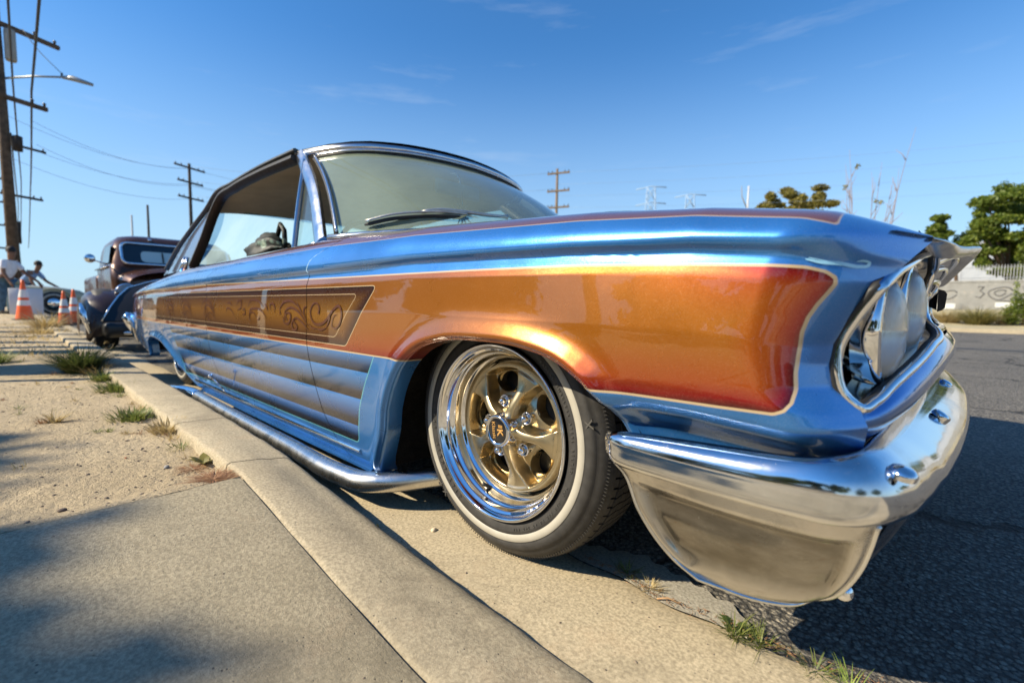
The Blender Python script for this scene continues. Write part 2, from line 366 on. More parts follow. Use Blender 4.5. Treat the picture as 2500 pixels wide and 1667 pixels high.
# gutter pan sits 4 mm higher with a ragged edge on the road side
gx=nonuni(-60,30,.4,.012,.04); gy=np.linspace(0,1,9)
v=[];
for x in gx:
    for q in gy:
        y=-.16+(float(gut_edge(x))+.16)*q; z=.003-.004*(q>.97)*2+.002*math.sin(q*3)
        v.append((x,y,z))
mesh('gutter',v,grid_faces(len(gx),len(gy))[:,::-1],GUTM)['kind']='structure'
# pale aggregate patch at the road edge is part of the road surface
AGG=concrete('pale_aggregate',(.42,.385,.31),(.50,.46,.38),1,0,.9)
pp=[];ff=[]
xx=np.linspace(.10,.50,60)
for x in xx:
    w=.10*math.sin(min(1,max(0,(x-.10)/.40))*math.pi)**.5+.006*math.sin(x*130)+.004*math.sin(x*57)
    y0=float(gut_edge(x))-.012; 
    for q in np.linspace(0,1,7): pp.append((x,y0+(w+.012)*q,.0075-.003*abs(q-.5)*2))
mesh('road_patch',pp,grid_faces(60,7)[:,::-1],AGG)['kind']='structure'
def kh(x):   # kerb height: full height, dropping to the driveway near the camera
    return np.interp(x,[-1.3,-.9,-.6,-.35,-.1,.1,.35,.6,1.5],[.128,.122,.108,.085,.060,.042,.018,.008,.006])
def seamh(x): return np.interp(x,[-1,-.56,-.45,-.27,-.04,.1,.2,.5,1.5],[.133,.130,.118,.094,.064,.048,.038,.03,.026])
def kedge(x): return np.interp(x,[-3,-1.6,-1.2,.4],[-.148,-.152,-.157,-.157])
kroot=thing('kerb','pale concrete kerb running beside the blue and orange car','kerb'); kroot['kind']='structure'
joints=[-40,-30,-24,-19,-15.5,-12.6,-10.2,-8.2,-6.5,-5.1,-3.9,-2.45,-1.262,-.683,12]
for a,b in zip(joints[:-1],joints[1:]):
    g=.003; n=max(8,int(min(b-a,3)/.02)); X=np.linspace(a+g,b-g,n) if b<5 else nonuni(a+g,b,.2,.015,.03)
    prof=[]
    for x in X:
        h=float(kh(x)); hs_=float(seamh(x)); yb=-.338+.0015*math.sin(x*7)+.0012*math.sin(x*29); wob=.0018*math.sin(x*13+a)+.0016*math.sin(x*41)+.0010*math.sin(x*97)
        e=float(kedge(x))+wob*.7; r=min(.035,h*.7)
        w_=float(sm(-.8,-.25,x)); ry=.035*(1-w_)+.062*w_; rz=r*(1-w_)+(h+.004)*w_; y0=e-ry+.014*w_+.001
        row=[(x,e+.006+.012*w_,-.03)]+[(x,y0+ry*math.sin(a),h-rz*(1-math.cos(a)**(1-.25*w_))) for a in np.linspace(math.pi/2,0,9)]+[(x,e-.075,h+(hs_-h)*.3)]
        row+=[(x,-.25,h+(hs_-h)*.6),(x,yb+.012,hs_),(x,yb+.003,hs_-.004),(x,yb,hs_-.014),(x,yb-.002,hs_-.10)]
        prof.append(row)
    mb=MB().grid(prof); k=len(prof[0])
    mb.f.append(tuple(range(k))); mb.m.append(0); mb.f.append(tuple(range((len(prof)-1)*k+k-1,(len(prof)-1)*k-1,-1))); mb.m.append(0)
    mb.build('kerb_section',KERBM,kroot,sharp=50)
# pavement slab (driveway) and dirt strip
sx=nonuni(-.556,14,-.1,.02,.05); sy=np.r_[-.3405,-.345,-.36,-.4,-.46,-.54,-.64,-.76,-.9,-1.2,-1.7,-2.4,-3.2]
def slabz(X,Y): 
    e=np.clip((-.3405-Y)/.015,0,1); return seamh(X)-.003*(1-e)-.0+.055*np.clip(-.34-Y,0,3)*sm(-.6,.4,X)*.25+0*X
heightfield('pavement_slab',sx,sy,slabz,SLABM)
mesh('pavement_edge',[(-.556,-.3405,.13),(-.556,-3.2,.13),(-.558,-3.2,.0),(-.558,-.3405,.0)],[(0,1,2,3)],SLABM)['kind']='structure'
def dirtz(X,Y):
    b=.096+.012*fbm(X,Y,1.3,5)+.004*fbm(X,Y,9,6)+.0022*fbm(X,Y,37,8,3)
    b=b+.085*sm(-14,-19,X)+(.1275+.003*np.sin(Y*23)-b)*sm(-.72,-.57,X)
    b=b-.012*np.exp(-((Y+.37)/.03)**2)*(X>-.62)
    return b
dx_=-(.553+np.r_[0,np.cumsum(np.geomspace(.008,9,250))]); dx_=dx_[dx_>-300][::-1]
dy_=np.r_[-60,-40,-25,-16,-10,-7,-5,-3.8,-3,-2.4,-2,-1.7,-1.45,-1.25,np.arange(-1.1,-.335,.012),-.335]
heightfield('dirt_verge',dx_,dy_,dirtz,DIRT)
mesh('pavement_far',[(-.553,-3.2,.12),(14,-3.2,.16),(14,-60,.16),(-.553,-60,.1)],[(0,3,2,1)],DIRT,smooth=False)['kind']='structure'
# far side of the street
fk=MB(); fk.box(-300,300,17.3,17.55,-.1,.14); o=fk.build('far_kerb',KERBM,smooth=False); tag(o,kind='structure')
fx=nonuni(-300,300,2,.5,.06); fy=np.r_[17.55,18.5,20,22,24,27,30,33,36,42,60,120,400]
def verge(X,Y): return .13+.62*sm(18,34,Y)+.04*fbm(X,Y,.8,12)*sm(17.6,19,Y)+2.0*sm(40,120,Y)*0
VERGEM=simple('dry_verge',(.40,.34,.20),.95,0,.9,.4,20,.5,.03)
heightfield('far_verge',fx,fy,verge,VERGEM)
pl=MB().box(-300,300,9.2,9.32,.02,.023); o=pl.build('lane_line',simple('road_paint',(.55,.5,.36),.7,0,8,.4),smooth=False); tag(o,kind='structure')
# parking-bay stripes on the far half of the road
# ------------------------------------------------------------------ the lowrider: body
CAR=thing('lowrider_coupe','blue two-door lowrider coupe with orange side panels, pinstriping and chrome bumper, parked at the kerb','car')
YC=.93
def mirror(o):
    c=copy_tree(o,CAR); c.scale=(1,-1,1); c.location=(0,2*YC,0); return c
def mirrorpt(P): P=np.array(P,float); P[...,1]=2*YC-P[...,1]; return P
def ridge(x): return np.interp(x,[-4.7,-4.2,-2.63,-1.83,-.73,-.2,.258,.449,.584,.66,.70],[.575,.605,.641,.655,.666,.673,.665,.658,.645,.634,.630])
def Kh(x): return np.interp(x,[-4.7,-3.6,-2.6,-.7,-.3,.25,.45,.58,.66,.7],[.03,.075,.115,.112,.092,.072,.060,.050,.033,.032])
def ybase(x,z):
    zn=z*.665/ridge(x)
    yd=np.interp(zn,[.10,.125,.15,.2,.3,.435,.54,.62,.64,.652,.665],[-.035,-.052,-.060,-.067,-.079,-.089,-.092,-.085,-.079,-.076,-.090])
    yf=np.interp(zn,[.18,.25,.33,.385,.402,.418,.435,.46,.54,.62,.64,.652,.665],[.02,.0,-.018,-.035,-.052,-.074,-.088,-.0935,-.092,-.083,-.079,-.076,-.090])
    w=sm(.16,.36,x); y=yd*(1-w)+yf*w
    return y
def taper(x): s=np.clip((-2.9-x)/1.8,0,1.2); return .13*s**2+.10*sm(-4.35,-4.72,x)
Fz=[.18,.30,.38,.425,.445,.47,.50,.525,.56,.60,.632,.66]; Fx=[.60,.63,.645,.652,.642,.618,.612,.616,.632,.655,.676,.694]
Fy=[.03,.02,.0,-.012,-.004,-.006,-.008,-.002,.004,.016,.055,.12]
def side_y(x,z,archd=None):
    """y of the near body side below the ridge"""
    y=ybase(x,z)+taper(x)
    if archd is not None:
        y=y-.020*np.exp(-(archd/.034)**2)+.013*np.exp(-(archd/.008)**2)
    d=np.interp(z,Fz,Fx)-x; D=np.interp(z,[.2,.4,.5,.64],[.09,.075,.075,.13])
    t=np.clip(1-d/D,0,1); ye=np.interp(z,Fz,Fy)
    return y+(ye-y)*t**2
ARCH=[(-.385,.104),(-.372,.128),(-.345,.18),(-.318,.235),(-.298,.30),(-.270,.357),(-.222,.418),(-.155,.464),(-.067,.490),(.05,.497),(.165,.491),(.25,.469),(.300,.436),(.338,.382),(.362,.32),(.372,.25),(.380,.215)]
RARCH=[(-3.27,.19),(-3.262,.23),(-3.245,.28),(-3.19,.312),(-3.08,.322),(-2.95,.320),(-2.8,.303),(-2.65,.262),(-2.5,.213),(-2.35,.172),(-2.22,.138),(-2.1,.108)]
archc=curve3([(a,0,b) for a,b in ARCH],200)[:,[0,2]]; rarchc=curve3([(a,0,b) for a,b in RARCH],200)[:,[0,2]]
def zbot(x):
    x=np.asarray(x,float)
    r=np.full(x.shape,.104)
    r=np.where((x>=-.385)&(x<=.380),np.interp(x,archc[:,0],archc[:,1]),r)
    r=np.where(x>.380,.215,r)
    r=np.where((x<=-2.1)&(x>=-3.27),np.interp(x,rarchc[:,0],rarchc[:,1]),r)
    r=np.where(x<-3.27,np.interp(x,[-4.8,-4.4,-3.27],[.33,.27,.19]),r)
    return r
def archdist(P,c):
    out=np.empty(len(P)); s=c[::4]; a=s[:-1]; e=s[1:]-a
    for i in range(0,len(P),20000):
        q=P[i:i+20000][:,None,:]; w=q-a; t=np.clip((w*e).sum(-1)/((e*e).sum(-1)+1e-12),0,1)
        out[i:i+20000]=np.sqrt(((w-e*t[...,None])**2).sum(-1)).min(1)
    return out
def roundpoly(pts,rs,n=6):
    out=[];m=len(pts)
    for i,p in enumerate(pts):
        p=np.array(p,float); a=np.array(pts[i-1],float)-p; b=np.array(pts[(i+1)%m],float)-p; r=rs[i] if hasattr(rs,'__len__') else rs
        la,lb=np.linalg.norm(a),np.linalg.norm(b); r=min(r,la*.49,lb*.49)
        if r<=0: out.append(p); continue
        A=p+a/la*r;B=p+b/lb*r
        for k in range(n+1): s=k/n; out.append((1-s)**2*A+2*s*(1-s)*p+s*s*B)
    return np.array(out)
def sdf(P,poly):   # positive inside
    a=poly; b=np.roll(poly,-1,0); out=np.empty(len(P))
    for i in range(0,len(P),15000):
        q=P[i:i+15000][:,None,:]; e=b-a; w=q-a; t=np.clip((w*e).sum(-1)/((e*e).sum(-1)+1e-12),0,1)
        d=np.sqrt(((w-e*t[...,None])**2).sum(-1)).min(1)
        c=((a[:,1]>q[...,1])!=(b[:,1]>q[...,1]))&(q[...,0]<(b[:,0]-a[:,0])*(q[...,1]-a[:,1])/(b[:,1]-a[:,1]+1e-15)+a[:,0])
        out[i:i+15000]=d*np.where(c.sum(1)%2==1,1,-1)
    return out
pA=np.vstack([[(-4.45,.625),(-2.66,.637),(-1.8,.645),(-.73,.640),(0,.637),(.26,.634),(.45,.627),(.55,.621),(.586,.618),(.604,.613),(.613,.606),(.613,.598),(.607,.588),(.598,.574),(.590,.558),(.585,.54),(.583,.515),(.582,.49),(.584,.469),(.583,.455),(.577,.446),(.566,.4405),(.50,.439),(.3,.437),(-.35,.434),(-2.7,.431),(-4.0,.43),(-4.45,.50)]])
pB=roundpoly([(-3.9,.606),(-.335,.613),(-.492,.449),(-3.9,.452)],[.02,.022,.012,.02])
pC=roundpoly([(-2.95,.585),(-.428,.592),(-.552,.471),(-2.95,.472)],[.02,.02,.014,.02])
pD=np.vstack([roundpoly([(-.345,.437),(-.405,.352),(-.446,.277),(-.464,.214),(-.470,.176),(-2.30,.178),(-2.42,.26),(-2.62,.436)],[.003,.02,.02,.02,.03,.02,.04,.004])])
GF=[(.10,-.545),(.132,-.571),(.158,-.605),(.219,-.664),(.306,-.704),(.431,-.740),(.549,-.733),(.666,-.733),(.703,-.704),(.733,-.625),(.80,-.56)]
GR=[(.10,-1.58),(.13,-1.60),(.169,-1.644),(.23,-1.73),(.312,-1.80),(.459,-1.838),(.578,-1.826),(.655,-1.842),(.68,-1.80),(.73,-1.66),(.80,-1.56)]
def gap(tab,z): a=np.array(tab); return spl(a[:,0],a[:,1],z)
def panel(name,xa,xb,ds,ga=None,gb=None,front=False,nl=84,nu=12):
    # columns: walk along the bottom edge
    X=[xa]
    while X[-1]<xb:
        x=X[-1]; st=ds(x); s=abs(float(zbot(x+st*.5))-float(zbot(x)))/(st*.5); X.append(x+st/math.sqrt(1+s*s))
    X=np.array(X); X[-1]=xb; X=np.unique(X); nC=len(X)
    zb=zbot(X); r=ridge(X); K=Kh(X)
    vl=np.linspace(0,1,nl); 
    Z=zb[:,None]+(r-zb)[:,None]*vl[None]; XX=np.repeat(X[:,None],nl,1)
    tu=np.linspace(0,1,nu+1)[1:]*math.pi/2
    Zu=r[:,None]+K[:,None]*np.sin(tu)[None]; Xu=np.repeat(X[:,None],nu,1)
    def warp(Xx,Zz):
        o=Xx.copy()
        if ga is not None: o+= (gap(ga,Zz)+.002-xa)*np.clip(1-(Xx-xa)/.35,0,1)**1
        if gb is not None: o+= (gap(gb,Zz)-.002-xb)*np.clip(1-(xb-Xx)/.35,0,1)**1
        if front: o+=(np.interp(Zz,Fz,Fx)-xb)*np.clip((Xx-.40)/(xb-.40),0,1)
        return o
    XX=warp(XX,Z); Xu=warp(Xu,Zu)
    P=np.stack([XX.ravel(),Z.ravel()],-1); ad=archdist(P,archc if front else rarchc) if (front or xa<-2) else np.full(len(P),9.)
    Y=side_y(P[:,0],P[:,1],ad).reshape(XX.shape)
    yr=Y[:,-1:]
    D=.13; d=np.interp(Zu,Fz,Fx)-Xu; t=np.clip(1-d/D,0,1) if front else np.zeros_like(Xu)
    yb0=(ybase(Xu,ridge(Xu))+taper(Xu))+.125*(1-np.cos(tu))[None]
    ye=np.interp(Zu,Fz,Fy)+.0
    Yu=yb0+(ye-yb0)*t**2
    # return flange at the bottom edge
    rows=[]
    for dy,dz in ((.05,.0),(.012,-.001)):
        rows.append(np.stack([XX[:,0],Y[:,0]+dy,Z[:,0]+dz],-1)[:,None])
    low=np.stack([XX,Y,Z],-1); up=np.stack([Xu,Yu,Zu],-1)
    shelf=np.stack([Xu[:,-1],Yu[:,-1]+.07,Zu[:,-1]+.004],-1)[:,None]
    A=np.concatenate(rows+[low,up]+([shelf] if xb<0 else []),1)
    a,b=A.shape[:2]; V=A.reshape(-1,3)
    o=mesh(name,V,grid_faces(a,b)[:,::-1],PAINT,CAR)
    me=o.data; xz=V[:,[0,2]]
    rel=V[:,2]-ridge(V[:,0]); tp=rel-.62*Kh(V[:,0]); tp=np.minimum(tp,.612-V[:,0])
    for nm,val in (('dA',sdf(xz,pA)),('dB',sdf(xz,pB)),('dC',sdf(xz,pC)),('dD',sdf(xz,pD)),('top',tp)):
        at=me.attributes.new(nm,'FLOAT','POINT'); at.data.foreach_set('value',np.asarray(val,np.float32))
    return o
ff_=panel('front_fender',-.733,.66,lambda x:.0042,ga=GF,front=True,nl=104,nu=14)
door=panel('door',-1.842,-.733,lambda x:.006 if x>-1.2 else .009,ga=GR,gb=GF,nl=90)
qp=panel('quarter_panel',-4.72,-1.842,lambda x:.012,gb=GR,nl=70)
for o in (ff_,door,qp): mirror(o)
# dark jamb behind the door gaps
for tab in (GF,GR):
    mb=MB(); R_=[]
    for z in np.linspace(.13,.66,20):
        x=float(gap(tab,z)); y=float(side_y(np.array(x),np.array(z)))+.012; R_.append([(x-.03,y,z),(x+.03,y,z)])
    mb.grid(R_); jo=mb.build('door_jamb',BLACK,CAR)
# tail end cap
ta=[];xt=-4.72
for q in np.linspace(0,1,14):
    z=.33+(.605-.33)*q; z=min(z,ridge(xt)+Kh(xt)); y=float(side_y(np.array(xt),np.array(min(z,.575)))); ta.append([(xt-.0,y,z)]+[(xt-.05*math.sin(s*math.pi),y+(2*YC-2*y)*s,z) for s in np.linspace(.03,.97,20)]+[(xt,2*YC-y,z)])
MB().grid(ta).build('tail_panel',BLUEP,CAR)
# hood
def ztop(x): return ridge(x)+Kh(x)
LIP=np.array([(.640,-.02,.667),(.672,.055,.666),(.694,.11,.665),(.706,.16,.666),(.714,.22,.669),(.724,.35,.677),(.737,.5,.690),(.756,.7,.710),(.773,.93,.727)])
LIPF=np.vstack([LIP,mirrorpt(LIP[::-1][1:])])
def lipx(y): return np.interp(y,LIPF[:,1],LIPF[:,0])
def lipz(y): return np.interp(y,LIPF[:,1],LIPF[:,2])
hy=np.r_[.03,.06,.1,np.linspace(.15,1.71,28),1.76,1.80,1.83]; H=[]
for y in hy:
    xe=float(lipx(y)); xsx=np.r_[np.linspace(-.66,.45,36),xe-(xe-.45)*(1-np.linspace(0,1,16)[1:])**1.3]
    c=math.sin((y-.03)/1.8*math.pi)
    row=[]
    for x in xsx:
        w=float(sm(.30,xe,x)); b=float(ztop(min(x,.66)))+.003+.012*min(1,(y-.03)/.05)*min(1,(1.83-y)/.05)*0+.075*c**.8*(1-w*.0)*float(np.interp(x,[-.7,.2,.45,.6],[.5,.8,.8,.8]))
        z=b*(1-w)+float(lipz(y))*w; row.append((x,y,z))
    H.append(row)
HOODM=BRONZEP
def hoodmat():
    m=BRONZEP.copy(); m.name='hood_bronze_to_blue'; t=m.node_tree; p=t.nodes['Principled BSDF']
    v=coords(t); s=N(t,'ShaderNodeSeparateXYZ'); t.links.new(v,s.inputs[0]); src=p.inputs['Base Color'].links[0].from_socket
    t.links.new(mix(t,rng(t,s.outputs[0],.609,.611),src,(.034,.195,.54)),p.inputs['Base Color']); return m
MB().grid(H,flip=True).build('hood',hoodmat(),CAR)
# bright lip along the hood front, with its grey-brown underside
lp=curve3(LIPF[(LIPF[:,1]>.10)&(LIPF[:,1]<1.76)],90); Lp=[]
for i,p in enumerate(lp):
    e=min(1,min(i,89-i)/14)
    th=.001+.023*e; Lp.append([(p[0]-.010,p[1],p[2]-.004),(p[0]+.001,p[1],p[2]-.0005),(p[0]+.001+.003*e,p[1],p[2]-.004),(p[0]-.001,p[1]+.0,p[2]-th*.6),(p[0]-.010,p[1],p[2]-th*.9),(p[0]-.03,p[1]+.002,p[2]-th*.8)])
MB().grid(Lp).build('hood_lip',chrome('lip_trim',(.42,.39,.36),.16,.5,14,False),CAR)
# cowl
cw=[]
for y in np.linspace(.03,1.83,24):
    c=math.sin((y-.03)/1.8*math.pi)
    cw.append([(x,y,ztop(x)+.004+.04*c) for x in (-1.05,-.95,-.85,-.75,-.655)])
MB().grid(cw,flip=True).build('cowl',BLUEP,CAR)
# trunk deck
dk=[]
for y in np.linspace(.0,1.86,24):
    c=math.sin((y)/1.86*math.pi); row=[]
    for x in np.linspace(-4.72,-3.15,14):
        yy=YC+(y-YC)*(1-.9*float(taper(x))); row.append((x,yy,ztop(x)+.0+.035*c))
    dk.append(row)
MB().grid(dk,flip=True).build('trunk_lid',BLUEP,CAR)
# ------------------------------------------------------------------ greenhouse
A0=np.array((-1.05,.110,.808)); A1=np.array((-1.555,.250,1.262))
HX=lambda y: float(spl([0,.24,.42,.54,.61,.655,.69],[-1.10,-1.125,-1.175,-1.25,-1.345,-1.46,-1.575],min(.69,abs(y-.93))))
hdr=lambda y:(HX(y), y, 1.256+.026*math.sin(max(0,min(1,(y-.22)/1.42))*math.pi))
BX=lambda y: float(spl([0,.3,.5,.65,.75,.83],[-.55,-.575,-.65,-.78,-.93,-1.06],min(.83,abs(y-.93))))
bas=lambda y:(BX(y), y, .808+.05*math.sin(max(0,min(1,(y-.09)/1.68))*math.pi)**.7)
G=[]
for s in (.5-.5*np.cos(np.linspace(0,math.pi,36))):
    yt=.272+1.316*s; yb=.140+1.58*s; a=np.array(hdr(yt)); b=np.array(bas(yb)); a[2]-=.022; a[0]+=.008; b[2]+=.012; col_=[]
    for q in np.linspace(0,1,16):
        p=b*(1-q)+a*q; p[0]+=.03*math.sin(q*math.pi); p[2]+=.015*math.sin(q*math.pi); col_.append(p)
    G.append(col_)
MB().grid(G,flip=True).build('windshield',GLASS,CAR)
G=np.array(G)
def strip(name,pts,w,th,m,parent=CAR,n=40,up=(0,0,1)):
    pts=curve3(pts,n); mb=MB(); rows=[]
    for i,p in enumerate(pts):
        t=Vector(pts[min(i+1,n-1)]-pts[max(i-1,0)]).normalized(); u=Vector(up); a=t.cross(u).normalized(); b=a.cross(t).normalized()
        sec=[]
        for k in range(8):
            q=2*math.pi*k/8+math.pi/8; sec.append(Vector(p)+a*w/2*max(-1,min(1,1.3*math.cos(q)))+b*th/2*max(-1,min(1,1.3*math.sin(q))))
        rows.append(sec)
    for k in range(n-1):
        pass
    vs=[tuple(p) for r_ in rows for p in r_]; fs=[(i*8+k,i*8+(k+1)%8,(i+1)*8+(k+1)%8,(i+1)*8+k) for i in range(n-1) for k in range(8)]
    fs+= [tuple(range(7,-1,-1)),tuple((n-1)*8+k for k in range(8))]
    mb.add(vs,fs); return mb.build(name,m,parent,sharp=50)
AP=chrome('pillar_brushed_chrome',(.66,.67,.69),.16,.5,16,False)
pl_=strip('windshield_pillar',[A0+(.0,-.004,-.01),A0*.5+A1*.5+(.035,0,.0),A1],.062,.03,AP,up=(.3,-1,0)); mirror(pl_)
# black rubber seal + bright inner trim round the glass
edge=[G[0,k] for k in range(16)]+[G[k,-1] for k in range(1,36)]+[G[-1,k] for k in range(14,-1,-1)]
MB().tube([tuple(p) for p in curve3(edge,120)],.009,6).build('windshield_seal',BLACK,CAR)
MB().tube([tuple(np.array(p)+(.013,-.006 if i<26 else 0,.009)) for i,p in enumerate(curve3(edge,120))],.0055,6).build('windshield_trim',AP,CAR)
MB().tube([tuple(np.array(bas(y))+(.012,0,-.001)) for y in np.linspace(.12,1.74,40)],.014,8).build('cowl_trim',AP,CAR)
# header (chrome), roof edge
MB().tube([tuple(np.array(hdr(y))+(.0,0,.004)) for y in .93-.68*np.cos(np.linspace(0,math.pi,70))],.016,8).build('header_trim',AP,CAR)
MB().tube([tuple(np.array(hdr(y))+(-.030,0,.018)) for y in .93-.685*np.cos(np.linspace(0,math.pi,70))],.013,8).build('roof_front_edge',simple('dark_roof_trim',(.02,.02,.025),.3,.0,coat=.3),CAR)
# roof: side rail profile (x,z)
def railx(s): return None
RAIL=[(-1.575,.25,1.285),(-2.0,.242,1.288),(-2.47,.242,1.279),(-2.84,.242,1.262),(-2.98,.237,1.205),(-3.25,.212,1.10),(-3.50,.172,.97),(-3.74,.135,.81)]
rl=curve3(RAIL,60); Rf=[]
for i,p in enumerate(rl):
    row=[]; c0=.040
    if p[0]<-2.93: break
    for s in np.linspace(0,1,24):
        y=p[1]+(2*YC-2*p[1])*s; bow=.24*(1-((y-.93)/.75)**2) if i==0 else 0
        f=max(0,1-i/14)**1.5
        x=p[0]+f*(HX(.93+(y-.93)*.68/max(.3,YC-p[1]))+1.56); row.append((x-.01,y,p[2]+c0*math.sin(s*math.pi)**.75))
    Rf.append(row)
MB().grid(Rf).build('roof',ROOFP,CAR)
o=strip('drip_rail',[(a,b-.012,c+.0) for a,b,c in RAIL],.018,.030,simple('faded_black_trim',(.045,.048,.045),.45,0,20,.3),up=(0,-1,.2),n=60); mirror(o)
WIN=[(-1.30,.155,.80),(-1.43,.196,1.185),(-1.75,.190,1.205),(-2.2,.19,1.198),(-2.52,.19,1.175),(-2.66,.18,1.12),(-2.80,.15,.98),(-2.92,.13,.82)]
o=strip('window_seal',[(-1.57,.237,1.245),(-2.0,.227,1.25),(-2.42,.224,1.242),(-2.72,.226,1.212),(-2.83,.215,1.13),(-2.93,.19,.99),(-3.06,.145,.80)],.03,.056,BLACK,up=(0,-1,.2),n=60); mirror(o)
# C pillar sail panel
cp=[]
for q in np.linspace(0,1,14):
    f=curve3([(-2.76,.235,1.24),(-2.88,.225,1.15),(-3.02,.195,1.0),(-3.18,.15,.79)],14)[int(q*13)]; b=curve3([(-2.80,.25,1.262),(-3.10,.25,1.18),(-3.55,.21,1.03),(-4.02,.155,.775)],14)[int(q*13)]
    cp.append([f+(b-f)*s+np.array((0,-.012*math.sin(s*math.pi),0)) for s in np.linspace(0,1,8)])
o=MB().grid(cp).build('sail_panel',PILLARP,CAR); mirror(o)
tr=MB(); 
for k in range(2): tr.tube([(-3.24-.0*k,.085,.80+k*.0),(-3.16,.10,.90)],.012,8)
o=MB().tube([(-3.26,.115,.765),(-3.22,.140,.875)],.015,10).build('quarter_window_post',AP,CAR); mirror(o)
o=MB().tube([(-3.12,.105,.765),(-3.09,.125,.865)],.013,10).build('window_guide',AP,CAR); mirror(o)
# vent window
o=strip('vent_window_frame',[(-1.285,.10,.795),(-1.245,.135,.95),(-1.415,.19,1.19)],.012,.022,AP,up=(0,-1,0),n=30)
bpy.data.objects.remove(o)
o=strip('vent_window_post',[(-1.345,.125,.80),(-1.39,.165,.98),(-1.455,.228,1.215)],.013,.022,AP,up=(0,-1,0),n=20); mirror(o)
o=mesh('vent_glass',[(-1.34,.13,.80),(-1.07,.118,.80),(-1.45,.232,1.205)],[(0,1,2)],SIDEGLASS,CAR,smooth=False); mirror(o)
o=MB().tube([(-1.35,.125,.797),(-1.2,.115,.797),(-1.07,.105,.800)],.007,6).build('vent_window_sill',AP,CAR); mirror(o)
# far side window glass, rear glass
o=mesh('door_glass',[(-1.33,1.73,.80),(-1.48,1.625,1.23),(-2.7,1.625,1.22),(-3.0,1.71,.80)],[(0,1,2,3)],SIDEGLASS,CAR,smooth=False)
rg=[[(-3.62+.0*s,y,.86) for s in (0,)]+[(-2.88,y,1.19)] for y in np.linspace(.27,1.59,12)]
def paleskyglass():
    m=bpy.data.materials.new('pale_sky_rear_glass'); m.use_nodes=True; t=m.node_tree; t.nodes.clear(); o=N(t,'ShaderNodeOutputMaterial')
    tr=N(t,'ShaderNodeBsdfTransparent'); tr.inputs[0].default_value=(.82,.95,.95,1); tl=N(t,'ShaderNodeBsdfTranslucent'); tl.inputs[0].default_value=(.50,.64,.62,1)  # whitish tint puts the pale sky behind into the streaked glass
    v=coords(t); mp_=N(t,'ShaderNodeMapping'); mp_.inputs['Scale'].default_value=(1,5,.6); t.links.new(v,mp_.inputs[0]); ms=N(t,'ShaderNodeMixShader')
    t.links.new(rng(t,noise(t,mp_.outputs[0],1.6,3,.5),.35,.65,.30,.5),ms.inputs[0]); t.links.new(tr.outputs[0],ms.inputs[1]); t.links.new(tl.outputs[0],ms.inputs[2]); t.links.new(ms.outputs[0],o.inputs[0]); return m
MB().grid(rg).build('rear_window',paleskyglass(),CAR)
# headliner and interior
HL=simple('headliner_cloth',(.62,.57,.44),.9,0,6,.15); hl=[]
for i,p in enumerate(rl):
    if p[0]<-2.90: break
    f=max(0,1-i/14)**1.5
    hl.append([(p[0]+f*(HX(.93+(y-.93)*.66/max(.3,YC-p[1]))+1.54)-.02,y,p[2]-.03-.05*sm(-2.5,-2.88,p[0])+(.045)*math.sin((y-p[1])/(2*YC-2*p[1])*math.pi)**.6-.012) for y in np.linspace(p[1]+.012,2*YC-p[1]-.012,20)])
MB().grid(hl).build('headliner',HL,CAR)
INT=simple('interior_vinyl',(.10,.09,.075),.6,0,10,.3)
def softbox(name,x0,x1,y0,y1,z0,z1,m,parent,b=.04,seg=3):
    me=bpy.data.meshes.new(name); import bmesh as bmsh
    bm=bmsh.new(); bmsh.ops.create_cube(bm,size=1)
    for v in bm.verts: v.co=Vector(((x0+x1)/2+v.co.x*(x1-x0),(y0+y1)/2+v.co.y*(y1-y0),(z0+z1)/2+v.co.z*(z1-z0)))
    bmsh.ops.bevel(bm,geom=list(bm.edges),offset=b,segments=seg,affect='EDGES',profile=.5); bm.to_mesh(me); bm.free()
    me.materials.append(m); me.polygons.foreach_set('use_smooth',[True]*len(me.polygons)); return link(bpy.data.objects.new(name,me),parent)
softbox('dashboard',-1.12,-.80,.12,1.74,.62,.79,INT,CAR)
for (a,b) in ((.2,.86),(1.0,1.66)):
    softbox('front_seat',-2.05,-1.90,a,b,.35,.70,INT,CAR,.05)
softbox('seat_cushion',-1.9,-1.4,.2,1.66,.35,.5,INT,CAR,.05)
softbox('rear_seat',-3.0,-2.75,.2,1.66,.4,.72,INT,CAR,.06)
# steering wheel
sw=MB(); ca=np.array((-1.32,.52,.80)); e1=np.array((0,1,0)); e2=np.array((-.45,0,.89))
sw.tube([tuple(ca+.19*(e1*math.cos(a)+e2*math.sin(a))) for a in np.linspace(0,2*math.pi,40)[:-1]],.012,8,closed=True)
for a in (0,math.pi): sw.tube([tuple(ca),tuple(ca+.19*(e1*math.cos(a)+e2*math.sin(a)))],.01,6)
sw.build('steering_wheel',BLKGLOSS,CAR)
# floor / chassis pan (dark) so that nothing shows through
MB().box(-4.5,.48,.27,1.59,.17,.20).build('chassis_pan',DARKWELL,CAR,smooth=False)
MB().box(-.62,-.58,.08,1.78,.2,.76).build('firewall',DARKWELL,CAR,smooth=False)
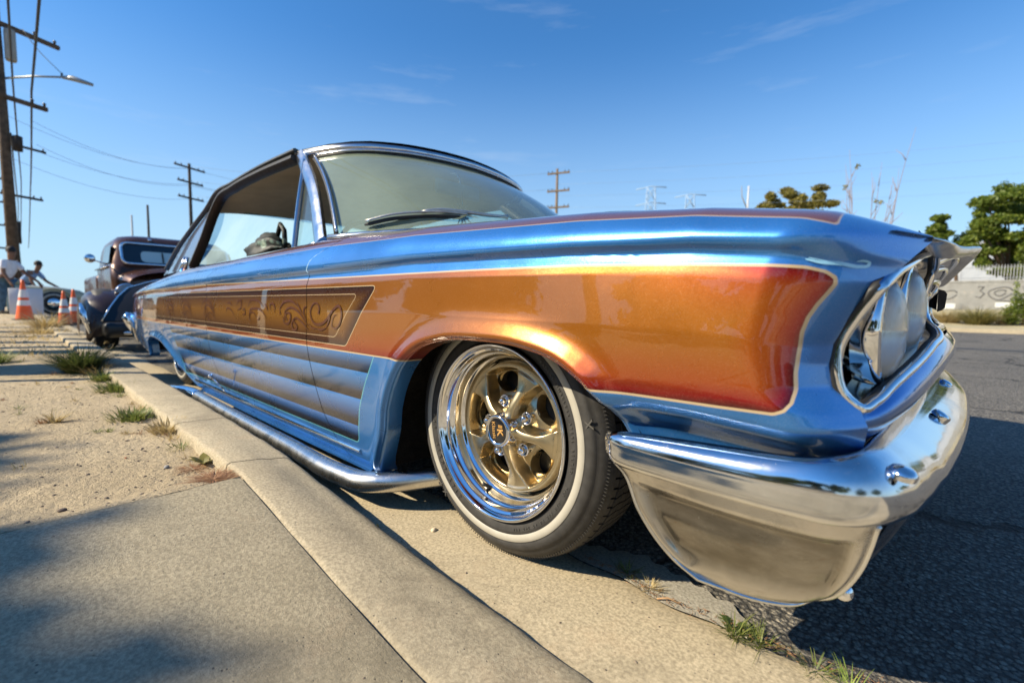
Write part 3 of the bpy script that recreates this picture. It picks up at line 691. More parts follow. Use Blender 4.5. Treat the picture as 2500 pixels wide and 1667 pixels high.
# wheel wells
for xc,rr_ in ((0,.42),(-2.95,.36)):
    for side in (0,1):
        mb=MB(); R_=[]
        for a in (np.linspace(.32,math.pi+.12,30) if xc==0 else np.linspace(.25,math.pi-.25,30)):
            x=xc+rr_*math.cos(a)*1.02; z=.15+(.44 if xc==0 else .30)*math.sin(a)
            R_.append([(x,y,z) for y in (-.045,.05,.2,.42)])
        mb.grid(R_); mb.add([(xc-.42,.42,.16),(xc+.42,.42,.16),(xc+.42,.42,.6),(xc-.42,.42,.6)],[(0,1,2,3)])
        if xc==0: mb.add([(-.43,-.03,.10),(-.43,.42,.10),(-.40,.42,.50),(-.40,-.04,.50)],[(0,1,2,3)])
        o=mb.build('wheel_well',DARKWELL,CAR)
        if side: o.scale=(1,-1,1); o.location=(0,2*YC,0)
# inner splash panel behind the front wheel
# rocker moulding + sill chrome
o=strip('rocker_moulding',[(-.42,-.036,.104),(-1.2,-.038,.104),(-2.1,-.038,.106)],.04,.016,BLUEP,up=(0,0,1),n=20)
# ------------------------------------------------------------------ painted scroll work (flat enamel strokes lying on the panel)
def on_side(x,z,off=.0022): return (x,float(side_y(np.array(x),np.array(z)))-off,z)
def stroke(mb,pts,w):
    P=np.array(pts); n=len(P)
    if callable(w): ws=[w(i/(n-1)) for i in range(n)]
    else: ws=[w]*n
    L_=[];
    for i in range(n):
        t=P[min(i+1,n-1)]-P[max(i-1,0)]; t=t/(np.hypot(*t)+1e-9); nn=np.array((-t[1],t[0]))*ws[i]/2
        L_.append([on_side(*(P[i]+nn)),on_side(*(P[i]-nn))])
    mb.grid(L_)
def spiral(cx,cz,r0,r1,a0,a1,n=36,sx=1.0): return [(cx+sx*(r0+(r1-r0)*s)*math.cos(a0+(a1-a0)*s),cz+(r0+(r1-r0)*s)*math.sin(a0+(a1-a0)*s)) for s in np.linspace(0,1,n)]
SCR=simple('brown_scroll_enamel',(.085,.028,.012),.3,coat=.8)
SCROLLS=[[(-0.648,0.534),(-0.642,0.547),(-0.650,0.562),(-0.671,0.567),(-0.692,0.558),(-0.702,0.539),(-0.697,0.520),(-0.677,0.506),(-0.649,0.503),(-0.615,0.510),(-0.581,0.529),(-0.549,0.551),(-0.521,0.559),(-0.507,0.546),(-0.510,0.523),(-0.526,0.504),(-0.551,0.496),(-0.566,0.503),(-0.561,0.521),(-0.547,0.533),(-0.534,0.535)],
[(-0.568,0.542),(-0.582,0.517),(-0.602,0.495)],
[(-0.602,0.495),(-0.636,0.488),(-0.663,0.490)],
[(-0.663,0.490),(-0.699,0.493),(-0.716,0.503)],
[(-0.934,0.526),(-0.937,0.545),(-0.918,0.563),(-0.875,0.573),(-0.833,0.569),(-0.798,0.556)],
[(-0.904,0.507),(-0.894,0.535),(-0.859,0.550),(-0.818,0.547),(-0.779,0.534),(-0.749,0.515),(-0.724,0.497)],
[(-0.882,0.509),(-0.890,0.525),(-0.868,0.534),(-0.850,0.526),(-0.857,0.509),(-0.879,0.497),(-0.909,0.503),(-0.916,0.521)],
[(-0.803,0.567),(-0.779,0.548),(-0.756,0.532)],
[(-0.729,0.557),(-0.748,0.548),(-0.745,0.528),(-0.731,0.513)],
[(-0.820,0.500),(-0.828,0.509),(-0.808,0.518),(-0.780,0.511),(-0.750,0.499),(-0.725,0.484)],
[(-0.812,0.500),(-0.803,0.490),(-0.817,0.479),(-0.838,0.482),(-0.844,0.495),(-0.832,0.511),(-0.811,0.518)],
[(-1.252,0.548),(-1.233,0.569),(-1.182,0.575),(-1.129,0.567),(-1.094,0.550)],
[(-1.238,0.504),(-1.230,0.533),(-1.179,0.543),(-1.131,0.542),(-1.091,0.528),(-1.062,0.510)],
[(-1.084,0.562),(-1.059,0.551),(-1.045,0.536)],
[(-1.021,0.540),(-1.030,0.555),(-1.000,0.562),(-0.983,0.548),(-0.988,0.530)],
[(-1.160,0.511),(-1.186,0.526),(-1.234,0.519),(-1.238,0.504),(-1.211,0.493)],
[(-1.133,0.521),(-1.134,0.509),(-1.156,0.499)],
[(-1.504,0.559),(-1.476,0.564),(-1.444,0.551)],
[(-1.522,0.519),(-1.506,0.537),(-1.465,0.537),(-1.427,0.521),(-1.409,0.504)],
[(-1.392,0.547),(-1.371,0.568),(-1.333,0.572),(-1.329,0.548),(-1.374,0.534)],
[(-1.312,0.535),(-1.288,0.540),(-1.283,0.524),(-1.314,0.517)]]

def brush(P,w,parent=CAR,dx=0,sx=1,x0=0):
    mb=MB(); c=curve3([((x0+(a-x0)*sx)+dx,0,b) for a,b in P],14*len(P))[:,[0,2]]
    stroke(mb,c,lambda s_:w*(.22+.78*math.sin(min(1,s_*1.0)*math.pi)**.8)+(w*.7*math.exp(-(s_/.05)**2) if len(P)>5 else 0)); return mb.build('painted_scroll',SCR,parent)
for k_,P in enumerate(SCROLLS): brush(P,(.0085,.007,.006,.005)[min(3,k_)] if k_<4 else (.0085 if len(P)>=6 else .007))
for dx in (-.95,-1.35,-1.72): 
    for P in SCROLLS[4:11]: brush(P,.0075,dx=dx)
mb=MB()
def on_side2(x,z):
    return on_side(x,z)
sw_=[(.585,.6275),(.600,.6235),(.617,.6225),(.632,.6195),(.640,.6215),(.641,.6245),(.636,.6265),(.630,.6255)]
stroke(mb,curve3([(a,0,b) for a,b in sw_],40)[:,[0,2]],lambda s:.0035*math.sin(s*math.pi)**.6+.0008)
stroke(mb,[(.588,.629),(.603,.6255),(.616,.6245),(.63,.621)],.0012)
mb.build('painted_swirl',simple('pale_blue_enamel',(.30,.62,.85),.3,coat=.8),CAR)
# ------------------------------------------------------------------ front end: bezel, lamps, grille, valance
BZ=[(.652,.002,.597),(.660,.045,.614),(.671,.12,.632),(.681,.26,.655),(.695,.40,.664),(.693,.45,.640),(.683,.452,.600),(.688,.45,.555),(.706,.40,.530),(.700,.30,.512),(.684,.19,.489),(.664,.085,.467),(.650,.028,.450),(.640,.002,.445),(.622,-.006,.462),(.613,-.008,.492),(.614,-.004,.523),(.630,.0,.561)]
BZc=curve3(BZ+[BZ[0]],140)[:-1]
def bucket():
    c=np.array((.655,.21,.56)); rows=[]
    for s,dx in ((1.0,0),(.985,-.004),(.955,-.012),(.90,-.030),(.80,-.044),(.55,-.056),(.25,-.06),(.02,-.06)):
        rows.append([tuple(c*(1-s)+p*s+np.array((dx,0,0))) for p in BZc]+[tuple(c*(1-s)+BZc[0]*s+np.array((dx,0,0)))])
    return rows
for side in (0,1):
    o1=MB().tube([tuple(p+np.array((.002,0,0))) for p in BZc],.0068,8,closed=True).build('headlight_bezel',CHROME2,CAR)
    o2=MB().tube([tuple(p+np.array((-.004,-.002 if p[1]<.05 else 0,0))) for p in BZc],.0065,8,closed=True).build('bezel_gap_line',BLACK,CAR)  # black tube stands in for the dark gap between fender and bezel
    o3=MB().grid(bucket()).build('headlight_bucket',chrome('smoked_bucket_chrome',(.66,.63,.58),.06,.7,16,False,.02),CAR)
    for o in (o1,o2,o3):
        if side: o.scale=(1,-1,1); o.location=(0,2*YC,0)
LENS=bpy.data.materials.new('headlamp_glass'); LENS.use_nodes=True; p_=LENS.node_tree.nodes['Principled BSDF']; p_.inputs['Base Color'].default_value=(.75,.80,.80,1); p_.inputs['Roughness'].default_value=.06; p_.inputs['Transmission Weight'].default_value=.55; p_.inputs['Metallic'].default_value=.0
tl_=LENS.node_tree; vv=coords(tl_); wv=N(tl_,'ShaderNodeTexWave'); wv.inputs['Scale'].default_value=90; wv.bands_direction='Y'; tl_.links.new(vv,wv.inputs['Vector']); bump(tl_,p_,wv.outputs[1],.25,.001)
REFL=chrome('lamp_reflector',(.85,.85,.85),.05,.1,10,False,.01)
for (cx,cy,cz) in ((.668,.115,.540),(.684,.285,.566)):
    for side in (0,1):
        y=cy if not side else 2*YC-cy
        hl_=bpy.data.objects.new('headlight',None); COL.objects.link(hl_); hl_.parent=CAR; hl_.location=(cx-.02,y,cz); hl_.rotation_euler=(0,0,rad(-4 if not side else 4)); hl_.scale=(1.1,1.0,1.06)
        MB().lathe([(.074,-.02),(.078,-.01),(.079,.0),(.077,.007),(.071,.010),(.068,.006)],40,'x').build('lamp_ring',CHROME2,hl_)
        MB().lathe([(.068,.004),(.062,.012),(.05,.019),(.03,.024),(.001,.026)],40,'x').build('lens',LENS,hl_)
        MB().lathe([(.068,.003),(.055,-.018),(.03,-.03),(.001,-.034)],40,'x').build('reflector',REFL,hl_)
# grille
GX=[(.704,.733),(.684,.720),(.66,.708),(.641,.697),(.622,.688),(.60,.680),(.573,.680),(.547,.692),(.530,.712),(.522,.721)]
def gx(z,y): 
    b=np.interp(z,[a for a,_ in GX[::-1]],[b for _,b in GX[::-1]]); return b-.018*((y-YC)/.48)**2
gr=bpy.data.objects.new('grille',None); COL.objects.link(gr); gr.parent=CAR
gtop=lambda y:.702-.045*((y-YC)/.48)**2
GYs=np.linspace(.452,2*YC-.452,40)
for k,q in enumerate((.0,.17,.34,.50,.66,.82,1.0)):
    th=.0055 if k%2 else .0085
    pts=[]
    for y in GYs:
        z=gtop(y)*(1-q)+.528*q; pts.append((float(gx(z,y))+.002,y,z))
    MB().tube(pts,th,6).build('grille_bar',CHROME2,gr)
fin=MB()
for y in np.arange(.46,2*YC-.455,.0135):
    zs=np.linspace(gtop(y),.528,12); rows=[]
    for z in zs:
        x=float(gx(z,y)); rows.append([(x-.030,y-.001,z),(x-.003,y-.0012,z),(x-.003,y+.0012,z),(x-.03,y+.001,z)])
    fin.grid(rows)
tag(fin.build('grille_fins',CHROME2,gr),kind='stuff')
bk=[[(float(gx(z,y))-.045,y,z) for y in GYs] for z in np.linspace(.72,.5,10)]
MB().grid(bk).build('grille_backing',BLACK,gr)
em=bpy.data.objects.new('grille_ornament',None); COL.objects.link(em); em.parent=CAR
def prism(poly,y0,y1,m,name,parent):
    n=len(poly); v=[(a,y0,b) for a,b in poly]+[(a,y1,b) for a,b in poly]
    f=[tuple(range(n)),tuple(range(2*n-1,n-1,-1))]+[(i,i+n,(i+1)%n+n,(i+1)%n) for i in range(n)]
    return mesh(name,v,f,m,parent,smooth=False)
prism([(.678,.590),(.688,.592),(.690,.600),(.704,.618),(.704,.572),(.694,.578),(.688,.580),(.678,.582)],.90,.96,BLACK,'bracket',em)
prism([(.704,.624),(.716,.620),(.721,.612),(.719,.578),(.714,.572),(.705,.568)],.845,1.015,simple('dark_badge_plate',(.05,.05,.05),.35,.3,30,.4),'badge_plate',em)
# valance ledges under the bezels and grille
VB=[[(0.0,.638,.444),(.03,.650,.449),(.085,.664,.464),(.19,.685,.486),(.30,.702,.508),(.42,.714,.522),(.6,.722,.524),(.93,.726,.522)],
    [(-.012,.646,.430),(.03,.664,.436),(.085,.680,.448),(.19,.700,.468),(.30,.716,.490),(.42,.728,.504),(.6,.737,.504),(.93,.742,.500)],
    [(-.010,.644,.420),(.03,.662,.424),(.085,.679,.434),(.19,.700,.452),(.30,.717,.474),(.42,.729,.486),(.6,.738,.486),(.93,.743,.482)],
    [(-.004,.636,.408),(.03,.650,.410),(.085,.664,.412),(.19,.682,.424),(.30,.699,.440),(.42,.711,.452),(.6,.720,.452),(.93,.725,.450)],
    [(.004,.630,.395),(.03,.640,.392),(.085,.648,.390),(.19,.652,.390),(.30,.656,.392),(.42,.660,.395),(.6,.664,.396),(.93,.668,.396)],
    [(.01,.60,.30),(.03,.60,.30),(.085,.60,.30),(.19,.60,.30),(.30,.60,.30),(.42,.60,.30),(.6,.60,.30),(.93,.60,.30)]]
rows=[]
for r_ in VB:
    p=np.array([(x,y,z) for y,x,z in r_]); p=np.vstack([p,mirrorpt(p[::-1][1:])]); rows.append(curve3(p,110))
R2=[]
for k in range(110):
    c=curve3([rows[i][k] for i in range(6)],26); R2.append(c)
MB().grid(R2,flip=True).build('front_valance',BLUEP,CAR)
# ------------------------------------------------------------------ front bumper
T=[(.345,-.070,.371),(.36,-.077,.376),(.42,-.078,.381),(.50,-.078,.386),(.58,-.079,.391),(.618,-.074,.396),(.642,-.052,.401),(.652,-.01,.403),(.656,.05,.403),(.660,.12,.402),(.663,.2,.402),(.668,.36,.402),(.672,.6,.402),(.675,.93,.402)]
E_=[(.331,-.080,.350),(.355,-.098,.349),(.42,-.104,.348),(.50,-.106,.347),(.58,-.105,.347),(.637,-.095,.347),(.678,-.064,.349),(.701,-.018,.350),(.714,.035,.350),(.724,.10,.350),(.735,.18,.351),(.752,.36,.353),(.767,.6,.358),(.775,.93,.362)]
T=np.array(T);E_=np.array(E_)
def full(p): return np.vstack([p,mirrorpt(p[::-1][1:])])
Tc=curve3(full(T),240); Ec=[]
# resample E with the same parameter as T
def matched(p):
    p=full(p); n=len(p); u=np.linspace(0,n-1,240*1); k=np.arange(n); return np.stack([spl(k,p[:,i],u) for i in range(3)],-1)
Tc=matched(T);Ec=matched(E_)
SEC=[]
for a,b in zip(Tc,Ec):
    out=(b-a); h=np.array((out[0],out[1],0)); L_=np.linalg.norm(h); h=h/(L_+1e-9)
    w=min(1,L_/.06)
    m1=a*.78+b*.22+h*.006+np.array((0,0,.006)); m2=a*.45+b*.55+h*.007+np.array((0,0,.009)); m3=a*.15+b*.85+h*.004+np.array((0,0,.006))
    back=a-h*.006+np.array((0,0,-.006))
    c1=b+np.array((0,0,-.012))-h*.001; c2=b+np.array((0,0,-.021))-h*.006; c3=b+np.array((0,0,-.027))-h*.014; c4=b+np.array((0,0,-.031))-h*.026
    SEC.append([back,a,m1,m2,m3,b,c1,c2,c3,c4])
SEC=np.array(SEC); SM=np.stack([curve3(s[1:],26) for s in SEC]); SM=np.concatenate([SEC[:,0:1],SM],1)
BMP=bpy.data.objects.new('front_bumper',None); COL.objects.link(BMP); BMP.parent=CAR
# rounded rear end of the bumper blade
cap0=SM[0].mean(0)+np.array((-.006,.01,0)); capr=[SM[0]*(1-s)+cap0*s+np.array((-.006*math.sin(s*math.pi),0,0)) for s in (1,.7,.4,.15)]
capr2=[SM[-1]*(1-s)+mirrorpt(cap0)*s for s in (.15,.4,.7,1)]
MB().grid(np.concatenate([np.array(capr),SM,np.array(capr2)],0),flip=True).build('bumper_blade',CHROME,BMP)
# lower skirt patch (Coons): top edge under the crease, bottom lip near the ground
topE=np.array([SEC[i][8] for i in range(0,66)]); keep=topE[:,1]<.04; iend=int(np.argmax((topE[:,0]>.60)&(topE[:,1]>-.052)))
topE=curve3(topE[:max(iend,8)],60)
botE=curve3([(.458,-.010,.150),(.485,.004,.143),(.52,.012,.140),(.55,.022,.140),(.580,.040,.142),(.598,.062,.148)],60)
lefE=curve3([topE[0],(.352,-.064,.31),(.376,-.052,.250),(.400,-.036,.205),(.425,-.020,.172),botE[0]],40)
rigE=curve3([topE[-1],(.664,-.030,.285),(.656,-.010,.25),(.640,.018,.205),(.620,.045,.168),botE[-1]],40)
def wornshadem():
    m=SKIRTM.copy(); m.name='worn_shaded_plating'; t=m.node_tree; p=t.nodes['Principled BSDF']; a=N(t,'ShaderNodeAttribute'); a.attribute_name='worn'; v=coords(t)
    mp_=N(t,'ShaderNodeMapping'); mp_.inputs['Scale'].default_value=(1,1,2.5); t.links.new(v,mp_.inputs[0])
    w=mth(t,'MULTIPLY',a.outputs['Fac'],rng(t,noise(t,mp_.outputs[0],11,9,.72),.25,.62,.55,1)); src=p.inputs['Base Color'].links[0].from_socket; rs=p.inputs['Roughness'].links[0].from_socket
    c=mix(t,w,src,(.20,.185,.16)); f=noise(t,v,55,7,.75); c=mix(t,mth(t,'MULTIPLY',rng(t,f,.60,.72),.7),c,(.20,.11,.05)); f2=noise(t,v,23,9,.8); c=mix(t,rng(t,f2,.60,.75,0,.5),c,(.72,.68,.60))  # dark recess tone is painted shade; rust flecks and pale patches are wear
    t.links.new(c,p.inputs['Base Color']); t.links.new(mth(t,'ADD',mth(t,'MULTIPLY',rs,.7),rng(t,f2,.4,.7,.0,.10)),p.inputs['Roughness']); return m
SKIRTW=wornshadem(); RECESS_SHADE=[]
S=[]
for i,u in enumerate(np.linspace(0,1,60)):
    row=[]
    for j,v in enumerate(np.linspace(0,1,40)):
        p=(1-v)*topE[i]+v*botE[i]+(1-u)*lefE[j]+u*rigE[j]-((1-u)*(1-v)*topE[0]+u*(1-v)*topE[-1]+(1-u)*v*botE[0]+u*v*botE[-1])
        ins=float(sm(.055,.13,u)*sm(.055,.10,1-u)*sm(.10,.2,v)*sm(.13,.45,1-v))  # mask for the shade painted into the skirt's hollow
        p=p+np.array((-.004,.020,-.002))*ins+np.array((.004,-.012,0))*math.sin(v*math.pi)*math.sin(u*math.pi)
        row.append(p); RECESS_SHADE.append(ins)
    S.append(row)
S=np.array(S)
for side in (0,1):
    o=MB().grid(S).build('bumper_skirt',SKIRTW,BMP); at=o.data.attributes.new('worn','FLOAT','POINT'); at.data.foreach_set('value',np.array(RECESS_SHADE,np.float32))
    rim=list(S[0])+list(S[1:,-1])+list(S[-1,::-1][1:])
    o2=MB().tube([tuple(p) for p in rim],.0035,6).build('skirt_rolled_edge',CHROME,BMP)
    for o in (o,o2):
        if side: o.scale=(1,-1,1); o.location=(0,2*YC,0)
# dark lower front pan between the two skirts
pan=[]
for s in np.linspace(0,1,60):
    y=-.03+1.92*s; i=int(np.argmin(abs(SEC[:,8,1]-y)+ (SEC[:,8,0]<.655)*9)); c=SEC[i][8]
    y=c[1]; yb=.06+1.74*s
    pan.append([(c[0]-.004,y,c[2]-.002),(c[0]-.022,y*.8+yb*.2,.27),(c[0]-.045,y*.4+yb*.6,.215),(c[0]-.075,yb,.165),(c[0]-.11,yb,.145),(c[0]-.2,yb,.15)])
MB().grid(pan).build('front_roll_pan',chrome('dark_pan_chrome',(.30,.30,.31),.2,.9,8,True,.04),BMP)
mb=MB().lathe([(.0,-.001),(.010,.0),(.013,.003),(.012,.007),(.0,.009)],16,'z'); o=mb.build('pan_bolt',CHROME2,BMP); o.location=(.628,.10,.155); o.rotation_euler=(rad(60),rad(40),0)
for (bx,by,bz) in ((.688,-.035,.3865),(.7225,.37,.3905),(.735,.86,.392),(.7225,1.49,.3905)):
    mb=MB().lathe([(.0140,-.006),(.0140,-.001),(.0125,.002),(.008,.0042),(.0,.005)],28,'z'); o=mb.build('bumper_bolt',CHROME2,BMP); o.location=(bx,by,bz); o.rotation_euler=(0,rad(36),0) if by>0 else (rad(14),rad(14),0)
# rear bumper
rb=MB()
for s in (1,-1):
    f=(lambda p:p) if s==1 else (lambda p:(p[0],2*YC-p[1],p[2]))
    pts=[f(p) for p in ((-4.60,.12,.40),(-4.70,.17,.41),(-4.78,.25,.42),(-4.85,.40,.42),(-4.88,.6,.42),(-4.89,.93,.42))]
    rb.tube([tuple(p) for p in curve3(pts,30)],.055,10)
rb.build('rear_bumper',CHROME,CAR)
for s in (0,1):
    y=lambda v:v if not s else 2*YC-v
    MB().tube([(-4.62,y(.0),.455),(-4.63,y(-.005),.42),(-4.62,y(.01),.36),(-4.60,y(.055),.19)],[.022,.046,.038,.006],14).build('bumper_guard',CHROME2,CAR)
    MB().tube([(-4.50,y(.03),.45),(-4.51,y(.03),.42),(-4.50,y(.05),.34),(-4.48,y(.115),.15)],[.012,.024,.02,.008],12).build('bumper_tip',CHROME2,CAR)
# ------------------------------------------------------------------ side pipes and curb feeler
for s in (0,1):
    y=lambda v:v if not s else 2*YC-v
    pts=curve3([(-.20,.22,.098),(-.29,.06,.092),(-.375,-.045,.084),(-.43,-.080,.080),(-.50,-.090,.079),(-.9,-.091,.079),(-1.5,-.091,.081),(-2.05,-.09,.086)],90)
    o=MB().tube([(a,y(b),c) for a,b,c in pts],.0285,20).build('side_pipe',PIPE,CAR)
    pts=curve3([(-2.02,-.09,.087),(-2.12,-.10,.092),(-2.22,-.125,.094),(-2.30,-.14,.092),(-2.38,-.145,.090)],20)
    MB().tube([(a,y(b),c) for a,b,c in pts],[.030]*10+[.030-.0012*i for i in range(10)],16).build('pipe_tip',CHROME2,CAR)
    MB().tube([(-1.62,y(-.075),.162),(-1.66,y(-.12),.23)],.003,6).tube([(-1.66,y(-.12),.23),(-1.665,y(-.125),.24)],.010,8).build('curb_feeler',CHROME2,CAR)
    # bright sill strip
    strip('sill_strip',[(-.47,y(-.060),.150),(-1.2,y(-.066),.150),(-2.2,y(-.066),.152)],.010,.012,CHROME2,up=(0,0,1),n=20)
# ------------------------------------------------------------------ wheels
def text_mesh(txt,size,depth,m,name,parent,M4,bold=0):
    cu=bpy.data.curves.new('txt','FONT'); cu.body=txt; cu.size=size; cu.extrude=depth; cu.align_x='CENTER'; cu.align_y='CENTER'; cu.offset=bold; cu.resolution_u=3
    ob=bpy.data.objects.new('txt',cu); COL.objects.link(ob); dg=bpy.context.evaluated_depsgraph_get(); me=bpy.data.meshes.new_from_object(ob.evaluated_get(dg))
    bpy.data.objects.remove(ob); me.transform(M4); me.materials.clear(); me.materials.append(m); me.name=name
    return link(bpy.data.objects.new(name,me),parent)
def arc_text(txt,r,a0,step,size,m,name,parent,y=-.001,depth=.0005,inward=False):
    """raised letters round the sidewall; angles in the wheel plane, x right, z up"""
    vs=[];fs=[]
    for i,ch in enumerate(txt):
        if ch==' ': continue
        cu=bpy.data.curves.new('t','FONT'); cu.body=ch; cu.size=size; cu.extrude=depth; cu.align_x='CENTER'; cu.align_y='CENTER'; cu.resolution_u=2
        ob=bpy.data.objects.new('t',cu); COL.objects.link(ob); dg=bpy.context.evaluated_depsgraph_get(); me=bpy.data.meshes.new_from_object(ob.evaluated_get(dg)); bpy.data.objects.remove(ob)
        a=a0+step*i; up=Vector((-math.cos(a),0,-math.sin(a))) if inward else Vector((math.cos(a),0,math.sin(a)))
        rt=up.cross(Vector((0,-1,0))); rt=Vector((0,-1,0)).cross(up)*-1
        rt=Vector((up.z,0,-up.x))
        b=len(vs)
        for v in me.vertices:
            p=Vector((r*math.cos(a),y,r*math.sin(a)))+rt*v.co.x+up*v.co.y+Vector((0,-1,0))*v.co.z; vs.append(tuple(p))
        for p in me.polygons: fs.append(tuple(b+k for k in p.vertices))
        bpy.data.meshes.remove(me)
    return mesh(name,vs,fs,m,parent,smooth=False)
def make_wheel(detail=True):
    Wh=bpy.data.objects.new('wheel',None); COL.objects.link(Wh); Wh.parent=CAR; Wh.location=(0,0,.289)
    n=180 if detail else 60
    prof=[(.186,.030),(.196,.012),(.199,.004),(.204,.0018),(.215,.0004),(.2205,.0),(.2215,.0012),(.2225,.0002),(.239,.0),(.2402,.0014),(.2415,.0),(.252,.0035),(.258,.006),(.259,.0085),(.266,.012),(.274,.019),(.281,.030),(.2855,.040)]
    t=MB().lathe(prof,n); 
    tread=[(.2855,.040),(.2875,.050),(.2885,.060)]+[(.289,.06+.002*i) for i in range(1,2)]+[(.289,.135)]+[(.2885,.15),(.283,.165),(.27,.185),(.24,.195),(.2,.185)]
    t.lathe([(.280,.044),(.2805,.06),(.2805,.15),(.275,.165),(.26,.185),(.22,.195),(.19,.18)],n)
    t.build('tyre',RUBBER,Wh)
    MB().lathe([(.2228,.0004),(.2235,-.0006),(.238,-.0006),(.2388,.0004)],n).build('whitewall_band',WHITEW,Wh)
    # tread: separate blocks
    tb=MB(); nb=84 if detail else 0
    for k in range(nb):
        a=2*math.pi*k/nb; da=2*math.pi/nb
        for (y0,y1,sk,g) in ((.036,.052,.0,.80),(.055,.078,.25,.82),(.081,.101,-.2,.84),(.104,.127,.25,.82),(.130,.150,0,.8)):
            R0=.278; R1=.2895 if y0>.05 else .2865
            if y0<.05: R1=.2875
            q=[]
            for (yy,s0) in ((y0,-sk),(y1,sk)):
                for aa in (a+da*(.5-g/2+s0*.3),a+da*(.5+g/2+s0*.3)):
                    for R_ in (R0,(R1 if not(y0<.05 and yy==y0) else R1-.005)): q.append((R_*math.cos(aa),yy,R_*math.sin(aa)))
            tb.add(q,[(1,3,7,5),(0,1,5,4),(2,6,7,3),(0,2,3,1),(4,5,7,6)])
    if nb: tag(tb.build('tread_blocks',RUBBER,Wh,smooth=False),kind='stuff')
    if detail:
        gr_=MB()
        for k in range(240):
            a=2*math.pi*k/240
            gr_.box(-.0045,.0045,-.0008,.001,-.0005,.0005,rot=Matrix.Rotation(-a,3,'Y'),loc=(.2775*math.cos(a),.0225,.2775*math.sin(a)))
        tag(gr_.build('shoulder_ribs',RUBBER,Wh,smooth=False),kind='stuff')
    rimp=[(.170,.16),(.178,.035),(.184,.022),(.190,.010),(.1945,.003),(.1965,-.002),(.1955,-.0055),(.192,-.0065),(.1885,-.003),(.186,.003),(.1835,.008),(.1795,.010),(.178,.013),(.1765,.022),(.1735,.026),(.170,.028),(.1685,.034),(.1675,.048),(.165,.053),(.1605,.055),(.159,.060),(.158,.070),(.155,.074),(.150,.076)]
    MB().lathe(rimp,n).build('rim',CHROME2,Wh)
    # gold five-spoke centre
    nr,na=(84,700) if detail else (40,160); rs=np.linspace(.030,.152,nr); V=[];keepf=[]
    ang=np.linspace(0,2*math.pi,na+1)[:-1]; sp=[rad(x) for x in (-6,66,138,210,282)]
    P=np.zeros((nr,na,3)); hole=np.zeros((nr,na),bool)
    for i,r in enumerate(rs):
        for j,a in enumerate(ang):
            ph=min(((a-s+math.pi)%(2*math.pi)-math.pi for s in sp),key=abs)
            pv=math.pi/5-abs(ph); arc=abs(ph)*r; hw=.0080+.025*float(sm(.085,.15,r))+.004*float(sm(.06,.03,r))
            s=float(sm(hw,hw+.009,arc)); 
            ysp=.030+.018*float(sm(.045,.13,r)); yv=.070-.006*float(sm(.05,.03,r))-.012*float(sm(.10,.07,r))+.01
            y=ysp*(1-s)+yv*s+.003*math.cos(arc/hw*1.2)*(1-s)*-1
            ring=float(sm(.131,.140,r)); y=y*(1-ring)+(.050+.0*ring)*ring; 
            if r>.146: y=.052+.02*float(sm(.146,.152,r))
            if r<.046: y=min(y,.05); 
            P[i,j]=(r*math.cos(a),y,r*math.sin(a))
            va=pv*r; wv_=.037*math.sin(min(1,max(0,(r-.080)/.050))*math.pi)**.45 if .080<r<.130 else 0
            hole[i,j]= va<wv_
    fcs=[]
    for i in range(nr-1):
        for j in range(na):
            j2=(j+1)%na
            if hole[i,j] and hole[i+1,j] and hole[i,j2] and hole[i+1,j2]: continue
            fcs.append((i*na+j,i*na+j2,(i+1)*na+j2,(i+1)*na+j))
    o=mesh('wheel_centre',P.reshape(-1,3),fcs,GOLD,Wh)
    # hole walls: short sleeves going inward
    for s in sp:
        hw_=MB()
        c=s+math.pi/5; pts=[]
        for q in np.linspace(0,2*math.pi,25)[:-1]:
            rr=.105+.0245*math.cos(q); t_=.034*math.sin(q)*(1+.15*math.cos(q)); pts.append((rr,t_))
        rows=[]
        for yy in (.068,.100):
            rows.append([(rr*math.cos(c)-t_*math.sin(c),yy,rr*math.sin(c)+t_*math.cos(c)) for rr,t_ in pts]+[(pts[0][0]*math.cos(c)-pts[0][1]*math.sin(c),yy,pts[0][0]*math.sin(c)+pts[0][1]*math.cos(c))])
        hw_.grid(rows); hw_.build('wheel_window',GOLD,Wh)
    MB().lathe([(.001,.105),(.15,.105),(.155,.12),(.15,.16)],60).build('brake_drum',BLACK,Wh)
    for s in sp:
        c=s+math.pi/5; r=.062; 
        MB().lathe([(.0145,.050),(.0145,.0465),(.0125,.0455),(.0115,.058),(.011,.075)],20,c=(r*math.cos(c),0,r*math.sin(c))).build('lug_seat',CHROME2,Wh)
        MB().lathe([(.0085,.07),(.0085,.040),(.0075,.035),(.004,.0325),(.0005,.032)],6 if False else 14,c=(r*math.cos(c),0,r*math.sin(c))).build('lug_nut',CHROME2,Wh)
    MB().lathe([(.039,.055),(.0385,.030),(.037,.016),(.0365,.012),(.034,.0085),(.031,.0075),(.0295,.0095),(.0285,.0095),(.0275,.012)],60).build('hub_cap',CHROME2,Wh)
    MB().lathe([(.028,.0115),(.015,.0105),(.0005,.0102)],40).build('cap_emblem',BLKGLOSS,Wh)
    if detail:
        gold=simple('gold_lettering',(.75,.42,.13),.3,.4)
        R_=Matrix(((0,0,0,0),(0,0,0,0),(0,0,0,0),(0,0,0,1)))
        def place(cx,cz,ang,y=.0098):   # text plane: local x,y -> world along ang in xz plane, facing -y
            ux=Vector((math.cos(ang),0,math.sin(ang))); uy=Vector((-math.sin(ang),0,math.cos(ang))); n=Vector((0,-1,0))
            return Matrix(((ux.x,uy.x,n.x,cx),(ux.y,uy.y,n.y,y),(ux.z,uy.z,n.z,cz),(0,0,0,1)))
        text_mesh('Klassic',.0145,.0003,gold,'cap_script',Wh,place(-.0095,0,rad(-82)))
